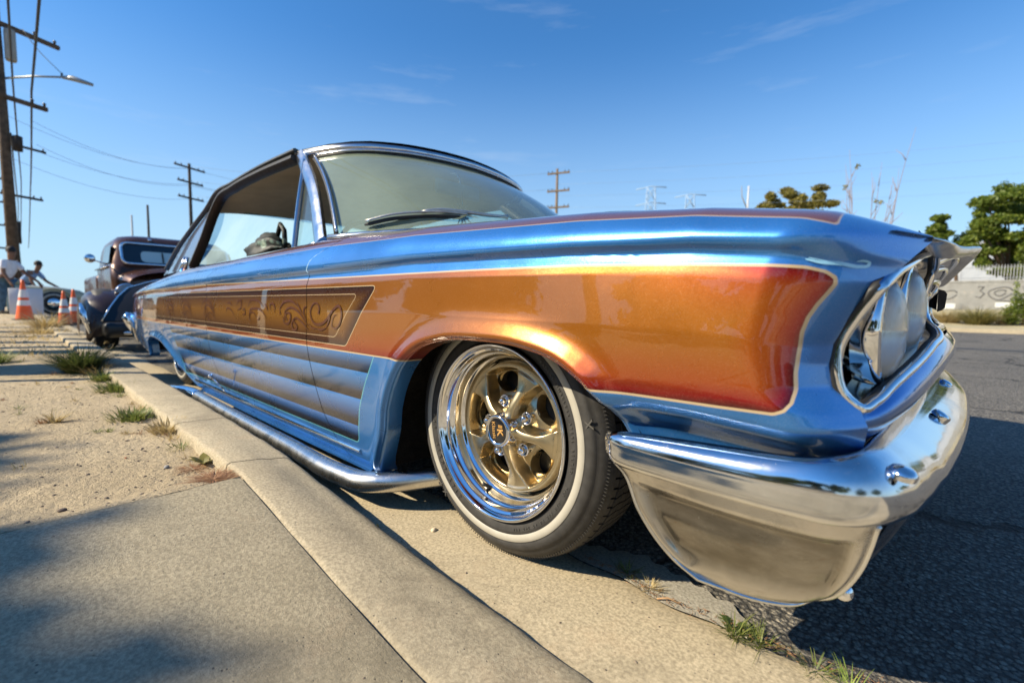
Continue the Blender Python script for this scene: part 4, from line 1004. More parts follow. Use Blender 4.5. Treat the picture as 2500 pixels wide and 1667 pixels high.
        text_mesh('K',.024,.0003,gold,'cap_letter',Wh,place(.009,-.002,rad(-84)),.0006)
        lb=MB(); 
        for k in range(5): lb.box(.004+.0026*k,.0056+.0026*k,.0095,.0098,.0075,.0145)
        lb.build('cap_bars',gold,Wh,smooth=False)
        LT=simple('raised_rubber',(.085,.08,.072),.5)
        arc_text('P175/70R14',.2125,rad(238),-rad(4.3),.015,LT,'tyre_size_lettering',Wh,inward=True)
        arc_text('84S',.2125,rad(188),-rad(4.3),.012,LT,'tyre_index_lettering',Wh,inward=True)
        arc_text('RADIAL TUBELESS STEEL BELTED',.2115,rad(52),-rad(2.3),.0085,LT,'tyre_side_lettering',Wh,y=-.0008)
        arc_text('MAX LOAD 500 KG AT 240 KPA',.2115,rad(-20),-rad(2.1),.0075,LT,'tyre_load_lettering',Wh,y=-.0008)
        arc_text('X',.250,rad(14),0,.030,LT,'tyre_letter',Wh,y=.0022,depth=.0012)
        arc_text('EX',.250,rad(222),rad(6),.024,LT,'tyre_letter',Wh,y=.0022,depth=.0012)
        MB().tube([(.168*math.cos(rad(-110)),.05,.168*math.sin(rad(-110))),(.150*math.cos(rad(-111)),.022,.150*math.sin(rad(-111)))],[.0045,.0042],10).build('valve_stem',BLACK,Wh)
    return Wh
w0=make_wheel(True)
w1=make_wheel(False)
w1.location=(-3.02,.04,.289)
for w,x in ((w0,0.),):
    c=copy_tree(w,CAR); c.scale=(1,-1,1); c.location=(x,2*YC,.289)
c=copy_tree(w1,CAR); c.scale=(1,-1,1); c.location=(-3.02,2*YC-.04,.289)
# ------------------------------------------------------------------ wiper, mirror, starburst, things in the car
wpr=bpy.data.objects.new('wiper',None); COL.objects.link(wpr); wpr.parent=CAR
GREYM=simple('wiper_metal',(.55,.53,.48),.35,.8,30,.2)
MB().tube([tuple(p) for p in curve3([(-.895,.202,.862),(-.817,.269,.885),(-.757,.353,.899),(-.700,.432,.904),(-.672,.523,.907)],20)],[.004]+[.0075]*18+[.004],8).build('wiper_blade',BLACK,wpr)
MB().tube([tuple(np.array(p)+(.012,-.004,.010)) for p in curve3([(-.895,.202,.865),(-.817,.269,.890),(-.757,.353,.904),(-.700,.432,.909),(-.680,.515,.912)],20)],.0045,8).build('wiper_frame',GREYM,wpr)
MB().tube([tuple(p) for p in curve3([(-.752,.357,.915),(-.730,.395,.926),(-.683,.515,.932),(-.655,.592,.930),(-.645,.715,.938)],16)],[.006,.008]+[.007]*13+[.011],8).build('wiper_arm',GREYM,wpr)
mr=bpy.data.objects.new('rear_view_mirror',None); COL.objects.link(mr); mr.parent=CAR
softbox('mirror_shell',-.018,.006,-.14,.14,-.034,.034,simple('mirror_back',(.62,.80,.80),.3,.1),mr,.015)
MB().tube([(0,.0,.0),(-.01,.015,.05),(-.05,.02,.095),(-.08,.02,.10)],.006,8).build('mirror_stem',CHROME2,mr)
mr.location=(-1.03,.78,1.12)
st=thing('starburst_ornament','dark teal starburst ornament standing behind the windshield on the dashboard','ornament',(-.82,.62,.955)); stm=simple('teal_metal',(.02,.16,.18),.25,.7)
mb=MB()
for k in range(12):
    a=2*math.pi*k/12; l=.10 if k%3==0 else .06
    mb.tube([(0,0,0),(0,l*math.cos(a),l*math.sin(a))],[.006,.0008],6)
mb.build('starburst_rays',stm,st); MB().lathe([(.001,-.01),(.012,-.004),(.014,0),(.012,.004),(.001,.01)],14,'x').build('starburst_hub',stm,st)
MB().tube([(0,0,-.01),(0,0,-.17)],.003,6).build('starburst_stem',stm,st)
# fuzzy black seat cover bulge with a leaf print seen through the door window
bag=thing('patterned_bag','black patterned bag lying high on the seat inside the door window','bag',(-2.22,.34,.868)); 
mb=MB(); rows=[]
for i,a in enumerate(np.linspace(0,math.pi,18)):
    row=[]
    for b in np.linspace(0,2*math.pi,30):
        r=1+.12*math.sin(3*b+2*a)+.08*math.sin(7*b-a*3)+.05*math.sin(11*a+5*b)
        row.append((.20*math.cos(a)*r,.10*math.sin(a)*math.cos(b)*r,.092*math.sin(a)*math.sin(b)*r))
    rows.append(row)
def spotm():
    m,t,p=mat('black_floral_fabric'); v=coords(t); n=noise(t,v,14,2,.5); t.links.new(ramp(t,n,[(0,(.008,.012,.012)),(.60,(.008,.012,.012)),(.64,(.10,.17,.14)),(.72,(.30,.38,.30))]),p.inputs['Base Color']); p.inputs['Roughness'].default_value=.6; return m
mb.grid(rows); mb.build('bag_body',spotm(),bag)
MB().tube([(.1,0,.05),(.17,0,.14),(.22,0,.10),(.23,0,.0)],.014,8).build('bag_handle',spotm(),bag)
# ------------------------------------------------------------------ utility poles, wires, street lamp
WOOD=simple('creosoted_wood',(.10,.065,.04),.9,0,6,.5,30,.4,.02)
WOODD=simple('dark_weathered_wood',(.035,.026,.02),.9,0,6,.5)
WIREM=simple('black_wire',(.015,.015,.018),.6)
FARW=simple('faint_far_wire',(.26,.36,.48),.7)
INSM=simple('insulator_ceramic',(.05,.04,.04),.3)
STEEL=simple('galvanised_steel',(.30,.31,.32),.45,.6,10,.2)
def pole(name,label,x,y,h,r,arms,group='utility poles along the street',m=WOOD,lean=(0,0),ang=0.3,z0=0):
    t=thing(name,label,'utility pole',(x,y,z0),0,group)
    MB().tube([(0,0,-.3),(lean[0]*.5,lean[1]*.5,h*.5),(lean[0],lean[1],h)],[r,r*.86,r*.68],12).build('pole_shaft',m,t)
    for (z,l,off) in arms:
        lx,ly=lean[0]*z/h,lean[1]*z/h; c,s_=math.cos(ang),math.sin(ang)
        MB().box(-l/2+off,l/2+off,-.06,.06,-.07,.07,rot=Matrix.Rotation(ang,3,'Z'),loc=(lx+.1*s_,ly-.1*c,z)).build('crossarm',m,t,smooth=False)
        for q in (-.46,-.28,.28,.46):
            px=(q*l+off)
            MB().lathe([(.001,0),(.045,.01),(.03,.07),(.055,.09),(.04,.14),(.001,.16)],10,'z',c=(lx+.1*s_+px*c,ly-.1*c+px*s_,z+.07)).build('insulator',INSM,t)
    return t
PA=pole('utility_pole','thick brown wooden utility pole at the left edge, with a drum transformer and lamp arm',-23.0,-.56,13.,.165,[(10.0,3.2,.1),(7.52,1.9,.25)],lean=(-.9,-.10),ang=rad(114))
mb=MB().lathe([(.001,-.55),(.13,-.55),(.15,-.5),(.15,.45),(.13,.5),(.001,.52)],20,'z',c=(-.55,.24,9.35)); mb.build('transformer_drum',simple('transformer_grey',(.30,.28,.24),.5,0,4,.2),PA)
MB().lathe([(.001,-.3),(.12,-.3),(.13,.2),(.001,.25)],12,'z',c=(-.25,.26,6.0)).build('cable_box',WOODD,PA)
MB().tube([(-.65,-.05,8.15),(.35,.75,8.20),(.95,1.40,8.22)],.035,8).build('lamp_arm',STEEL,PA)
MB().tube([(.95,1.40,8.22),(1.2,1.66,8.19),(1.6,2.12,8.02)],[.05,.09,.05],10).build('lamp_head',STEEL,PA)
MB().tube([(.95+.0,1.40,8.24),(.95,1.40,8.36)],.03,6).build('photocell',WOODD,PA)
MB().tube([tuple(p) for p in curve3([(-.15,.55,9.85),(.25,.85,9.2),(.93,1.38,8.36)],14)],.012,5).build('lamp_cable',WIREM,PA)
PB=pole('utility_pole','second wooden utility pole behind the thick one, carrying two crossarms',-44,-.25,17,.17,[(10.6,3.4,.3),(7.3,2.2,.5)],lean=(-.5,-.3),ang=rad(118),m=WOODD)
MB().box(-.25,.25,-.2,.2,4.2,5.6).build('cable_box',WOODD,PB)
pole('utility_pole','thin wooden utility pole farthest left, cut by the picture edge',-60,-1.95,13,.14,[(11.,2.6,0),(9.,2.6,0),(7,2.6,0),(5,2.6,0)],ang=rad(110),m=WOODD)
PM=pole('utility_pole','dark wooden utility pole with three crossarms above the roof of the brown pickup',-50,10.8,13.0,.17,[(12.6,2.9,0),(11.3,2.4,0),(9.9,2.4,0)],ang=rad(116),m=WOODD)
PR=pole('utility_pole','light brown utility pole with three crossarms rising beyond the windshield',-24.3,32.0,12.5,.15,[(12.1,2.0,.15),(10.6,2.0,.15),(9.2,2.0,.15)],ang=rad(20),m=simple('pale_pole_wood',(.17,.12,.075),.9,0,6,.3))
pole('thin_pole','short faint pole standing behind the pickup roof, left of two','pole' and -77,10.4,11.6,.14,[],'thin poles behind the pickup',m=simple('pale_metal_pole',(.30,.33,.36),.6))
pole('thin_pole','taller dark pole standing behind the pickup roof, right of two',-63,9.8,10.9,.15,[],'thin poles behind the pickup',m=WOODD)
def wire(label,pts,r=.012,m=WIREM,sag=0,group='overhead wires',cat='wire'):
    P=[]
    for a,b in zip(pts[:-1],pts[1:]):
        a=np.array(a,float);b=np.array(b,float)
        for k in range(16):
            s_=k/16; p=a+(b-a)*s_; p[2]-=sag*4*s_*(1-s_); P.append(tuple(p))
    P.append(tuple(map(float,pts[-1])))
    o=MB().tube(P,r,5).build('overhead_wire',m); tag(o,label,cat,group); return o
wire('black overhead cable running down the right side of the left pole group',[(6,-.05,8.1),(-23.4,.12,7.9),(-44,.5,7.9),(-90,1.2,7.4)],.035,sag=.35)
wire('black overhead cable running past the transformer drum',[(6,-.75,8.5),(-23.6,-.32,8.2),(-44,.1,8.3),(-90,.5,7.8)],.03,sag=.3)
wire('thinner overhead wire nearest the left pole shaft',[(-23.4,-.45,6.3),(-44,-.1,6.8),(-90,.2,6.4)],.025,sag=.3)
for k,(z,y) in enumerate(((12.3,.6),(12.3,1.7),(10.9,.3),(10.8,1.9),(9.6,.8))):
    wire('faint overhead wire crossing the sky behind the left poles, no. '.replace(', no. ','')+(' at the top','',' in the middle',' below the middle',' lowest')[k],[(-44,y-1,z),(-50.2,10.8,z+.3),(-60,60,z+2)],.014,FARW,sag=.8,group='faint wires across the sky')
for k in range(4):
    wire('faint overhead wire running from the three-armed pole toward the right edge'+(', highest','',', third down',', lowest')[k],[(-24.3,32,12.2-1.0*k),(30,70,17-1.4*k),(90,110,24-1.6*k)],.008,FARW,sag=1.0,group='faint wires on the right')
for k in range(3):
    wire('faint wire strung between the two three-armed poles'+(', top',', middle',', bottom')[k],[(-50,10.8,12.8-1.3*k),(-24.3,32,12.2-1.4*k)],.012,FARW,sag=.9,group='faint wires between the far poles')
# lattice transmission towers
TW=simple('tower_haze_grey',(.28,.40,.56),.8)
def tower(x,y,h,label):
    t=thing('transmission_tower',label,'transmission tower',(x,y,0),rad(20),'distant transmission towers'); mb=MB(); 
    for sx_ in (-1,1):
        for sy_ in (-1,1): mb.tube([(sx_*5,sy_*5,0),(sx_*2,sy_*2,h)],.22,4)
    for k in range(9):
        z0,z1=h*k/9,h*(k+1)/9; w0=5-3*k/9; w1=5-3*(k+1)/9
        for s_ in (-1,1): mb.tube([(-w0,s_*w0,z0),(w1,s_*w1,z1)],.2,4); mb.tube([(w0,s_*w0,z0),(-w1,s_*w1,z1)],.2,4)
    mb.build('lattice',TW,t)
    for z in (.72,.86,.99): MB().tube([(-8,0,h*z),(0,0,h*z+1.2),(8,0,h*z)],.3,4).build('tower_arm',TW,t)
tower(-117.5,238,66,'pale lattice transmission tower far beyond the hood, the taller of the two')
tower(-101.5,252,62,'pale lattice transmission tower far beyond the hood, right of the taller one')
# ------------------------------------------------------------------ vegetation
def leafm(name,a,b,tr=.25):
    m=bpy.data.materials.new(name); m.use_nodes=True; t=m.node_tree; p=t.nodes['Principled BSDF']
    g=N(t,'ShaderNodeNewGeometry'); r=g.outputs['Random Per Island']
    t.links.new(mix(t,r,a,b),p.inputs['Base Color']); p.inputs['Roughness'].default_value=.55
    tl=N(t,'ShaderNodeBsdfTranslucent'); t.links.new(mix(t,r,tuple(x*1.3 for x in a),tuple(x*1.3 for x in b)),tl.inputs[0])
    ms=N(t,'ShaderNodeMixShader'); ms.inputs[0].default_value=tr; out=t.nodes['Material Output']
    t.links.new(p.outputs[0],ms.inputs[1]); t.links.new(tl.outputs[0],ms.inputs[2]); t.links.new(ms.outputs[0],out.inputs[0]); return m
LEAFG=leafm('green_leaves',(.07,.12,.014),(.20,.24,.030),.4)
LEAFY=leafm('olive_gold_leaves',(.14,.13,.02),(.26,.21,.04),.35)
LEAFD=leafm('dark_leaves',(.02,.045,.010),(.05,.08,.018),.25)
GRASSG=leafm('green_grass',(.10,.14,.03),(.22,.24,.06),.3)
GRASSD=leafm('dry_grass',(.38,.29,.13),(.50,.40,.20),.3)
STRAW=leafm('brown_straw',(.26,.13,.06),(.42,.24,.12),.2)
def leaves(blobs,n,size,seed=0,shell=.55,aspect=.55):
    r=np.random.default_rng(seed); w=np.array([b[3]**2 for b in blobs]); w=w/w.sum(); idx=r.choice(len(blobs),n,p=w)
    B=np.array([(b[0],b[1],b[2],b[3],b[4] if len(b)>4 else b[3]) for b in blobs])[idx]
    d=r.normal(size=(n,3)); d/=np.linalg.norm(d,axis=1)[:,None]; rr=shell+(1-shell)*r.random(n)**.6
    c=B[:,:3]+d*rr[:,None]*np.stack([B[:,3],B[:,3],B[:,4]],1)*(1+.12*r.normal(size=n))[:,None]
    a=r.normal(size=(n,3))+d*.3; a/=np.linalg.norm(a,axis=1)[:,None]; b=np.cross(a,r.normal(size=(n,3))); b/=np.linalg.norm(b,axis=1)[:,None]
    s_=size*(.6+.8*r.random(n))[:,None]
    V=np.stack([c-a*s_,c+b*s_*aspect,c+a*s_,c-b*s_*aspect],1).reshape(-1,3); F=np.arange(4*n).reshape(n,4)
    return V,F
def blobs(cx,cy,cz,R,n,r0,seed,flat=.8,Rz=None):
    r=np.random.default_rng(seed); o=[]
    for i in range(n):
        d=r.normal(size=3); d/=np.linalg.norm(d); q=r.random()**.45
        o.append((cx+d[0]*R*q,cy+d[1]*R*q,cz+d[2]*(Rz or R*flat)*q,r0*(.6+.7*r.random()),r0*(.45+.5*r.random())))
    return o
def tree(name,label,x,y,h,R,trunk_h,m,seed,n=9000,size=.12,nb=34,r0=.9,Rz=None,cat='tree',group=None,tm=WOOD,base=0):
    t=thing(name,label,cat,(x,y,base),0,group); r=np.random.default_rng(seed+50)
    bl=blobs(0,0,h-(Rz or R*.8)*.95,R,nb,r0,seed,Rz=Rz)
    V,F=leaves(bl,n,size,seed,shell=.25); mesh('crown',V,F,m,t,smooth=False)
    mb=MB(); mb.tube([(0,0,-.2),(.05*h*.2,0,trunk_h*.6),(.0,.05,trunk_h)],[h*.03,h*.024,h*.02],8)
    for b in bl[:10]: mb.tube([(0,.05,trunk_h*.95),((b[0])*.5,b[1]*.5,(trunk_h+b[2])*.5),(b[0],b[1],b[2])],[h*.012,h*.008,h*.003],5)
    mb.build('trunk',tm,t); return t
tree('broadleaf_tree','full green leafy tree at the right edge, behind the graffiti wall',3.95,42.5,7.8,2.9,2.2,LEAFG,5,42000,.095,70,.60,Rz=3.0,base=.7)
t=thing('tree_branch_cluster','small separate green leaf cluster left of the large tree at the right edge','tree',(.55,41.5,.7))
V,F=leaves(blobs(0,0,5.5,.7,9,.38,9,Rz=.9),3500,.12,9); mesh('crown',V,F,LEAFG,t,smooth=False); MB().tube([(1.2,0,-.2),(.9,0,3),(.1,0,5.6)],[.14,.1,.04],6).build('trunk',WOOD,t)
tree('olive_tree','olive-gold treetop showing just above the hood',-10.3,52,12.6,3.4,6.,LEAFY,21,16000,.13,44,.62,Rz=1.8)
def bare(name,label,x,y,h,seed,base,sp,n,group=None):
    t=thing(name,label,'shrub',(x,y,base),0,group); r=np.random.default_rng(seed); mb=MB(); tips=[]
    for i in range(n):
        a=r.uniform(-1,1); p=[(a*.4,r.uniform(-.3,.3),0)]; d=np.array((a*sp,r.uniform(-.3,.3),1.)); q=np.array(p[0]); L_=h*r.uniform(.65,1)
        for k in range(6): q=q+d*L_/6+r.normal(size=3)*.06*(1,1,0); p.append(tuple(q))
        mb.tube(p,[.035,.032,.028,.022,.016,.011,.006],4)
        for k in (2,3,4,5):
            b=np.array(p[k]); e=b+np.array((r.uniform(-.5,.5),r.uniform(-.3,.3),r.uniform(.4,1.1)))*.8; mb.tube([tuple(b),tuple((b+e)/2+r.normal(size=3)*.04),tuple(e)],[.022,.015,.008],4); tips.append(e)
    mb.build('branches',simple('pale_bare_twigs',(.27,.24,.27),.9),t); return t,tips
t,tips=bare('bare_shrub','tall bare pinkish-brown branches standing up beyond the hood',-2.0,27.5,8.6,3,.7,.13,12)
V,F=leaves([(e[0],e[1],e[2],.12,.12) for e in tips[::5]],160,.06,4); mesh('sparse_leaves',V,F,LEAFY,t,smooth=False)
t,_=bare('dead_trunk','thin pale dead trunk with two stubs above the hood line',-18.4,65,16.8,8,0,.0,1)
for o in list(t.children): bpy.data.objects.remove(o)
MB().tube([(0,0,0),(.1,0,9),(.15,0,16.6)],[.25,.18,.1],6).build('dead_stem',simple('pale_dead_wood',(.45,.47,.5),.9),t)
MB().tube([(.13,0,13.6),(-.5,-.4,15.2),(-.6,-.4,16.6)],[.09,.07,.04],5).build('dead_stub',simple('grey_dead_wood',(.25,.24,.24),.9),t)
MB().tube([(.13,0,12.2),(-.6,-.4,13.2)],[.08,.03],5).build('dead_stub',simple('grey_dead_wood',(.25,.24,.24),.9),t)
def tuft(name,label,x,y,z,n,h,spread,m,seed,cat='grass tuft',group=None,w=.004,lean=.7,kind=None,seedheads=0):
    r=np.random.default_rng(seed); V=[];F=[]
    for i in range(n):
        a=r.uniform(0,6.283); q=spread*.35*r.random(); p=np.array((q*math.cos(a),q*math.sin(a),0.)); d=np.array((math.cos(a)*lean,math.sin(a)*lean,1.))+r.normal(size=3)*.25; d[2]=abs(d[2]); d/=np.linalg.norm(d)
        L_=h*r.uniform(.5,1.1); sd=np.array((-math.sin(a),math.cos(a),0))*w*r.uniform(.6,1.3); b=len(V); g=.45*L_
        for k in range(4):
            s_=k/3; c=p+d*L_*s_+np.array((d[0],d[1],0))*g*s_*s_-np.array((0,0,1))*g*.5*s_*s_; ww=(1-s_)*.9+.1
            V+=[c-sd*ww,c+sd*ww]
        for k in range(3): F.append((b+2*k,b+2*k+1,b+2*k+3,b+2*k+2))
    o=mesh(name,np.array(V)+0,F,m,None,smooth=False); o.location=(x,y,z)
    tag(o,label,cat,group,kind); return o
DZ=lambda x,y: float(dirtz(np.array([float(x)]),np.array([float(y)]))[0])
def weed(name,label,x,y,z,n,L_,m,seed,group=None):
    r=np.random.default_rng(seed); t=thing(name,label,'weed',(x,y,z),0,group)
    for i in range(n):
        a=2*math.pi*i/n+r.normal()*.3; up=r.uniform(.25,1.2); pts=[];
        d=np.array((math.cos(a),math.sin(a),up)); d/=np.linalg.norm(d); ll=L_*r.uniform(.6,1.1); sd=np.array((-math.sin(a),math.cos(a),0)); V=[];F=[]
        for k in range(6):
            s_=k/5; c=d*ll*s_-np.array((0,0,1))*ll*.35*s_*s_; w=ll*.16*math.sin(min(1,s_*1.05+.06)*math.pi)**.8+.0006; V+=[c-sd*w,c+np.array((0,0,-.1*w)),c+sd*w]
        for k in range(5): F+=[(3*k,3*k+1,3*k+4,3*k+3),(3*k+1,3*k+2,3*k+5,3*k+4)]
        mesh('leaf',V,F,m,t)
    return t
# weeds on the strip
tuft('grass_tuft','large dark green grass clump on the dirt beside the kerb, behind the rear wheel',-3.35,-.42,DZ(-3.35,-.42),900,.24,.24,leafm('dark_green_grass',(.05,.08,.018),(.12,.14,.04),.3),31,w=.004)
tuft('seed_grass','pale seed-headed grass in front of the large dark clump',-3.2,-.36,DZ(-3.2,-.36),120,.11,.20,GRASSD,32,w=.003)
tuft('grass_tuft','bright green tuft on the inner kerb edge, second from the dark clump',-2.45,-.36,DZ(-2.45,-.37),260,.07,.26,GRASSG,33,group='green tufts along the inner kerb edge')
tuft('grass_tuft','yellow-green tuft third along the inner kerb edge, nearest the camera of the green ones',-1.62,-.40,DZ(-1.62,-.4),240,.055,.24,GRASSG,34,group='green tufts along the inner kerb edge')
tuft('grass_tuft','low green tuft just behind the bright one on the inner kerb edge',-2.85,-.37,DZ(-2.85,-.4),160,.09,.18,GRASSG,35,group='green tufts along the inner kerb edge')
tuft('dry_tuft','small dry yellow tuft at the kerb foot opposite the pipe tip',-1.30,-.355,DZ(-1.3,-.36),150,.06,.15,GRASSD,36)
tuft('straw_litter','reddish brown dry grass litter in the corner between pavement slab and kerb',-.615,-.385,DZ(-.62,-.385),420,.035,.13,STRAW,37,cat='dry grass',lean=2.5,w=.0012)
tuft('straw_litter','thin straw lying on the dirt beside the leafy weed',-.80,-.385,DZ(-.8,-.385),130,.03,.10,STRAW,38,cat='dry grass',lean=2.5,w=.001)
weed('leafy_weed','small yellow-green broad-leaved weed at the kerb corner by the slab',-.83,-.355,DZ(-.83,-.36),9,.055,leafm('weed_leaf',(.16,.17,.035),(.26,.22,.06),.3),4)
tuft('grass_tuft','dark upright grass clump at the left edge beside the dark tuft',-4.4,-.80,DZ(-4.4,-.8),220,.14,.22,GRASSG,39)
tuft('grass_tuft','single small tuft standing alone on the dirt',-1.75,-.62,DZ(-1.75,-.62),40,.07,.05,GRASSD,40)
tuft('dry_brush','tall dry yellow weeds beside the cones and the cream car',-9.6,-.35,DZ(-9.6,-.35),260,.45,.5,GRASSD,41,cat='dry weeds',w=.006)
tuft('dry_brush','dry yellow brush low on the verge in front of the traffic cones',-8.2,-.45,DZ(-8.2,-.45),260,.16,.9,GRASSD,42,cat='dry weeds',w=.006)
sc_=MB(); r_=np.random.default_rng(77)
o=None
for k,(x,y,n,sp_,seed) in enumerate(((-7.2,-.55,700,2.2,51),(-11.5,-.6,600,3.0,52),(-5.2,-.62,300,1.2,53))):
    o=tuft('verge_weeds','scattered low dry weeds across the dirt verge',x,y,DZ(x,y),n,.05,sp_*2,GRASSD,seed,cat='weeds',w=.004,kind='stuff',lean=.6)
for k,(x,y,lab,n,h,m) in enumerate(((.255,.150,'green grass sprouting from the gutter seam just ahead of the tyre',60,.035,GRASSG),(.315,.132,'dry tuft in the gutter seam between tyre and bumper',60,.03,GRASSD),(.483,.112,'dark green grass growing at the asphalt edge below the bumper corner',90,.042,GRASSG),(.520,.118,'flat green grass on the seam, second below the bumper',70,.035,GRASSG),(.60,.118,'small green sprig on the asphalt seam near the bottom edge',40,.035,GRASSG),(.645,.112,'bright green sprig on the asphalt seam at the bottom edge',40,.04,leafm('bright_sprig',(.20,.30,.05),(.35,.42,.10),.3)))):
    tuft('seam_grass',lab,x,y,.004,n,h,.06,m,60+k,w=.0011,group='grass in the gutter seam')
weed('seam_weed','leafy green weed on the shaded asphalt seam under the bumper corner',.475,.135,.004,11,.034,leafm('dark_weed_leaf',(.04,.08,.02),(.09,.13,.04),.3),8)
# pebbles and litter
def rock(n,s_,seed,m,name,kind=None):
    r=np.random.default_rng(seed); return r
PEB=simple('brown_pebble',(.20,.16,.12),.9,0,30,.4)
def pebbles(name,label,n,xr,yr,sr,seed,zf,m=PEB):
    r=np.random.default_rng(seed); V=[];F=[]
    ico=[(0,0,1),(.9,0,.4),(.3,.85,.4),(-.7,.5,.4),(-.7,-.5,.4),(.3,-.85,.4),(.7,.5,-.4),(-.3,.85,-.4),(-.9,0,-.4),(-.3,-.85,-.4),(.7,-.5,-.4),(0,0,-1)]
    fi=[(0,1,2),(0,2,3),(0,3,4),(0,4,5),(0,5,1),(1,6,2),(2,7,3),(3,8,4),(4,9,5),(5,10,1),(6,7,2),(7,8,3),(8,9,4),(9,10,5),(10,6,1),(11,7,6),(11,8,7),(11,9,8),(11,10,9),(11,6,10)]
    for i in range(n):
        x=xr[0]-(xr[0]-xr[1])*r.random()**1.0; y=r.uniform(*yr); s_=sr[0]+(sr[1]-sr[0])*r.random()**4; a=r.uniform(0,6.28); e=r.uniform(.5,1.6); b=len(V)
        z=zf(x,y)
        for p in ico:
            q=np.array(p)*(1+r.normal(size=3)*.12)*s_*np.array((1,e,.6)); V.append((x+q[0]*math.cos(a)-q[1]*math.sin(a),y+q[0]*math.sin(a)+q[1]*math.cos(a),z+q[2]+s_*.1))
        F+=[tuple(k+b for k in f) for f in fi]
    o=mesh(name,V,F,m,None); tag(o,label,'pebbles',None,'stuff')
pebbles('dirt_pebbles','small brown pebbles and clods scattered over the dirt strip',900,(-.57,-3.0),(-.80,-.35),(.0010,.0055),5,DZ)
pebbles('fine_grit','fine grit on the concrete gutter',500,(-1.0,.7),(-.14,.13),(.0005,.0022),6,lambda x,y:.005)
pebbles('slab_grit','fine dark grit on the pavement slab',160,(-.5,.6),(-.78,-.36),(.0005,.0020),7,lambda x,y:float(slabz(np.array([x]),np.array([y]))[0]))
def stone(label,x,y,z,s_,m,seed,cat='stone',name='stone'):
    r=np.random.default_rng(seed); mb=MB(); rows=[]
    for a in np.linspace(0,math.pi,8):
        rows.append([(s_*math.sin(a)*math.cos(b)*(1+.1*math.sin(3*b)),s_*.8*math.sin(a)*math.sin(b)*(1+.12*math.cos(2*b+1)),s_*.55*math.cos(a)) for b in np.linspace(0,2*math.pi,13)])
    o=mb.grid(rows).build(name,m); o.location=(x,y,z+s_*.3); o.rotation_euler=(0,0,r.uniform(0,6)); tag(o,label,cat); return o
stone('grey rounded pebble on the dirt near the leafy weed',-.865,-.435,DZ(-.86,-.43),.0095,simple('grey_stone',(.28,.27,.25),.8),1)
stone('dark angular clod on the dirt near the slab edge',-.70,-.655,DZ(-.7,-.65),.0085,simple('dark_clod',(.13,.10,.08),.9),2,'clod','clod')
stone('reddish pebble in the middle of the dirt strip',-1.05,-.50,DZ(-1.05,-.5),.0045,simple('red_pebble',(.35,.13,.06),.8),3)
o=mesh('fallen_leaf',[(0,-.012,0),(.006,0,.003),(0,.014,.001),(-.006,0,.002)],[(0,1,2,3)],simple('yellow_leaf',(.55,.33,.08),.7)); o.location=(-.30,-.112,.008); o.rotation_euler=(0,.1,.9); tag(o,'small yellow fallen leaf in the gutter beside the kerb','leaf')
o=stone('crumpled cream scrap lying in the gutter behind the front tyre',-.185,-.022,.004,.009,simple('cream_scrap',(.62,.52,.36),.8),9,'litter','paper_scrap')
o=MB().tube([(-.02,0,0),(0,.004,.004),(.022,-.002,.001)],.0016,5).build('twig',simple('tan_twig',(.4,.24,.12),.8)); o.location=(.36,.115,.008); o.rotation_euler=(0,0,.4); tag(o,'short orange-brown twig in the gutter under the bumper','twig')
# ------------------------------------------------------------------ far side of the street
WALLM=concrete('grey_block_wall',(.30,.30,.285),(.36,.355,.335),.3,0,.2)
gw=thing('graffiti_wall','low grey concrete wall with black graffiti and a railing on top across the street','wall',(0,36.5,.55),rad(0))
MB().box(-30,60,0,.3,0,1.75).build('wall_panel',WALLM,gw,smooth=False)
MB().box(-30,60,-.03,.33,1.75,1.86).build('wall_coping',WALLM,gw,smooth=False)
MB().box(-30,60,-.02,.0,.0,.10).build('wall_footing',simple('rusty_wall_base',(.20,.12,.09),.9,0,3,.4),gw,smooth=False)
gm=MB(); rr=np.random.default_rng(12)
def scr(x0,z0,s_,pts): gm.tube([(x0+a*s_,-.012,z0+b*s_) for a,b in pts],.035,4)
circle=[((1+.12*math.sin(2*a+1))*math.cos(a),(.8+.2*math.cos(a*1.5))*math.sin(a)) for a in np.linspace(.3,6.1,22)]
scr(2.35,1.18,.32,[(0,1),(.8,1),(.3,.3),(.9,-.2),(.4,-.9),(-.2,-.7)]); scr(3.25,1.18,.42,circle); scr(3.25,1.18,.2,circle); scr(3.4,1.0,.5,[(-.6,-.5),(.6,-.6),(1.3,-.3)])
scr(4.3,1.2,.4,[(-.6,.8),(0,-.6),(.5,.7),(.9,-.6)]); scr(5.2,1.15,.4,circle); scr(.3,1.15,.4,[(-1,.6),(-.4,-.5),(.2,.6),(.5,-.5),(1.1,.6)]); scr(1.2,1.1,.3,circle)
gm.build('graffiti',simple('black_spray_paint',(.15,.15,.15),.8),gw)
MB().box(3.1,5.2,-.012,-.004,.35,.62).build('painted_over_patch',simple('white_overpaint',(.6,.6,.58),.7),gw,smooth=False)
MB().box(.6,1.5,-.012,-.004,.25,.55).build('painted_over_patch',simple('white_overpaint2',(.6,.6,.58),.7),gw,smooth=False)
fn=thing('railing','thin white vertical-bar railing standing on the graffiti wall','railing',(0,36.62,2.41))
for z in (.12,.70): MB().box(1.5,12,-.015,.015,z,z+.03).build('rail',STEEL,fn,smooth=False)
pk=MB().box(-.012,.012,-.012,.012,0,.85); o=pk.build('picket',simple('white_railing_paint',(.40,.41,.42),.6),fn,smooth=False); o.location=(1.55,0,0)
for k in range(1,88):
    c=o.copy(); COL.objects.link(c); c.parent=fn; c.location=(1.55+.12*k,0,0)
wh=thing('warehouse','long plain pale grey warehouse wall behind the trees across the street','building',(0,56,.6))
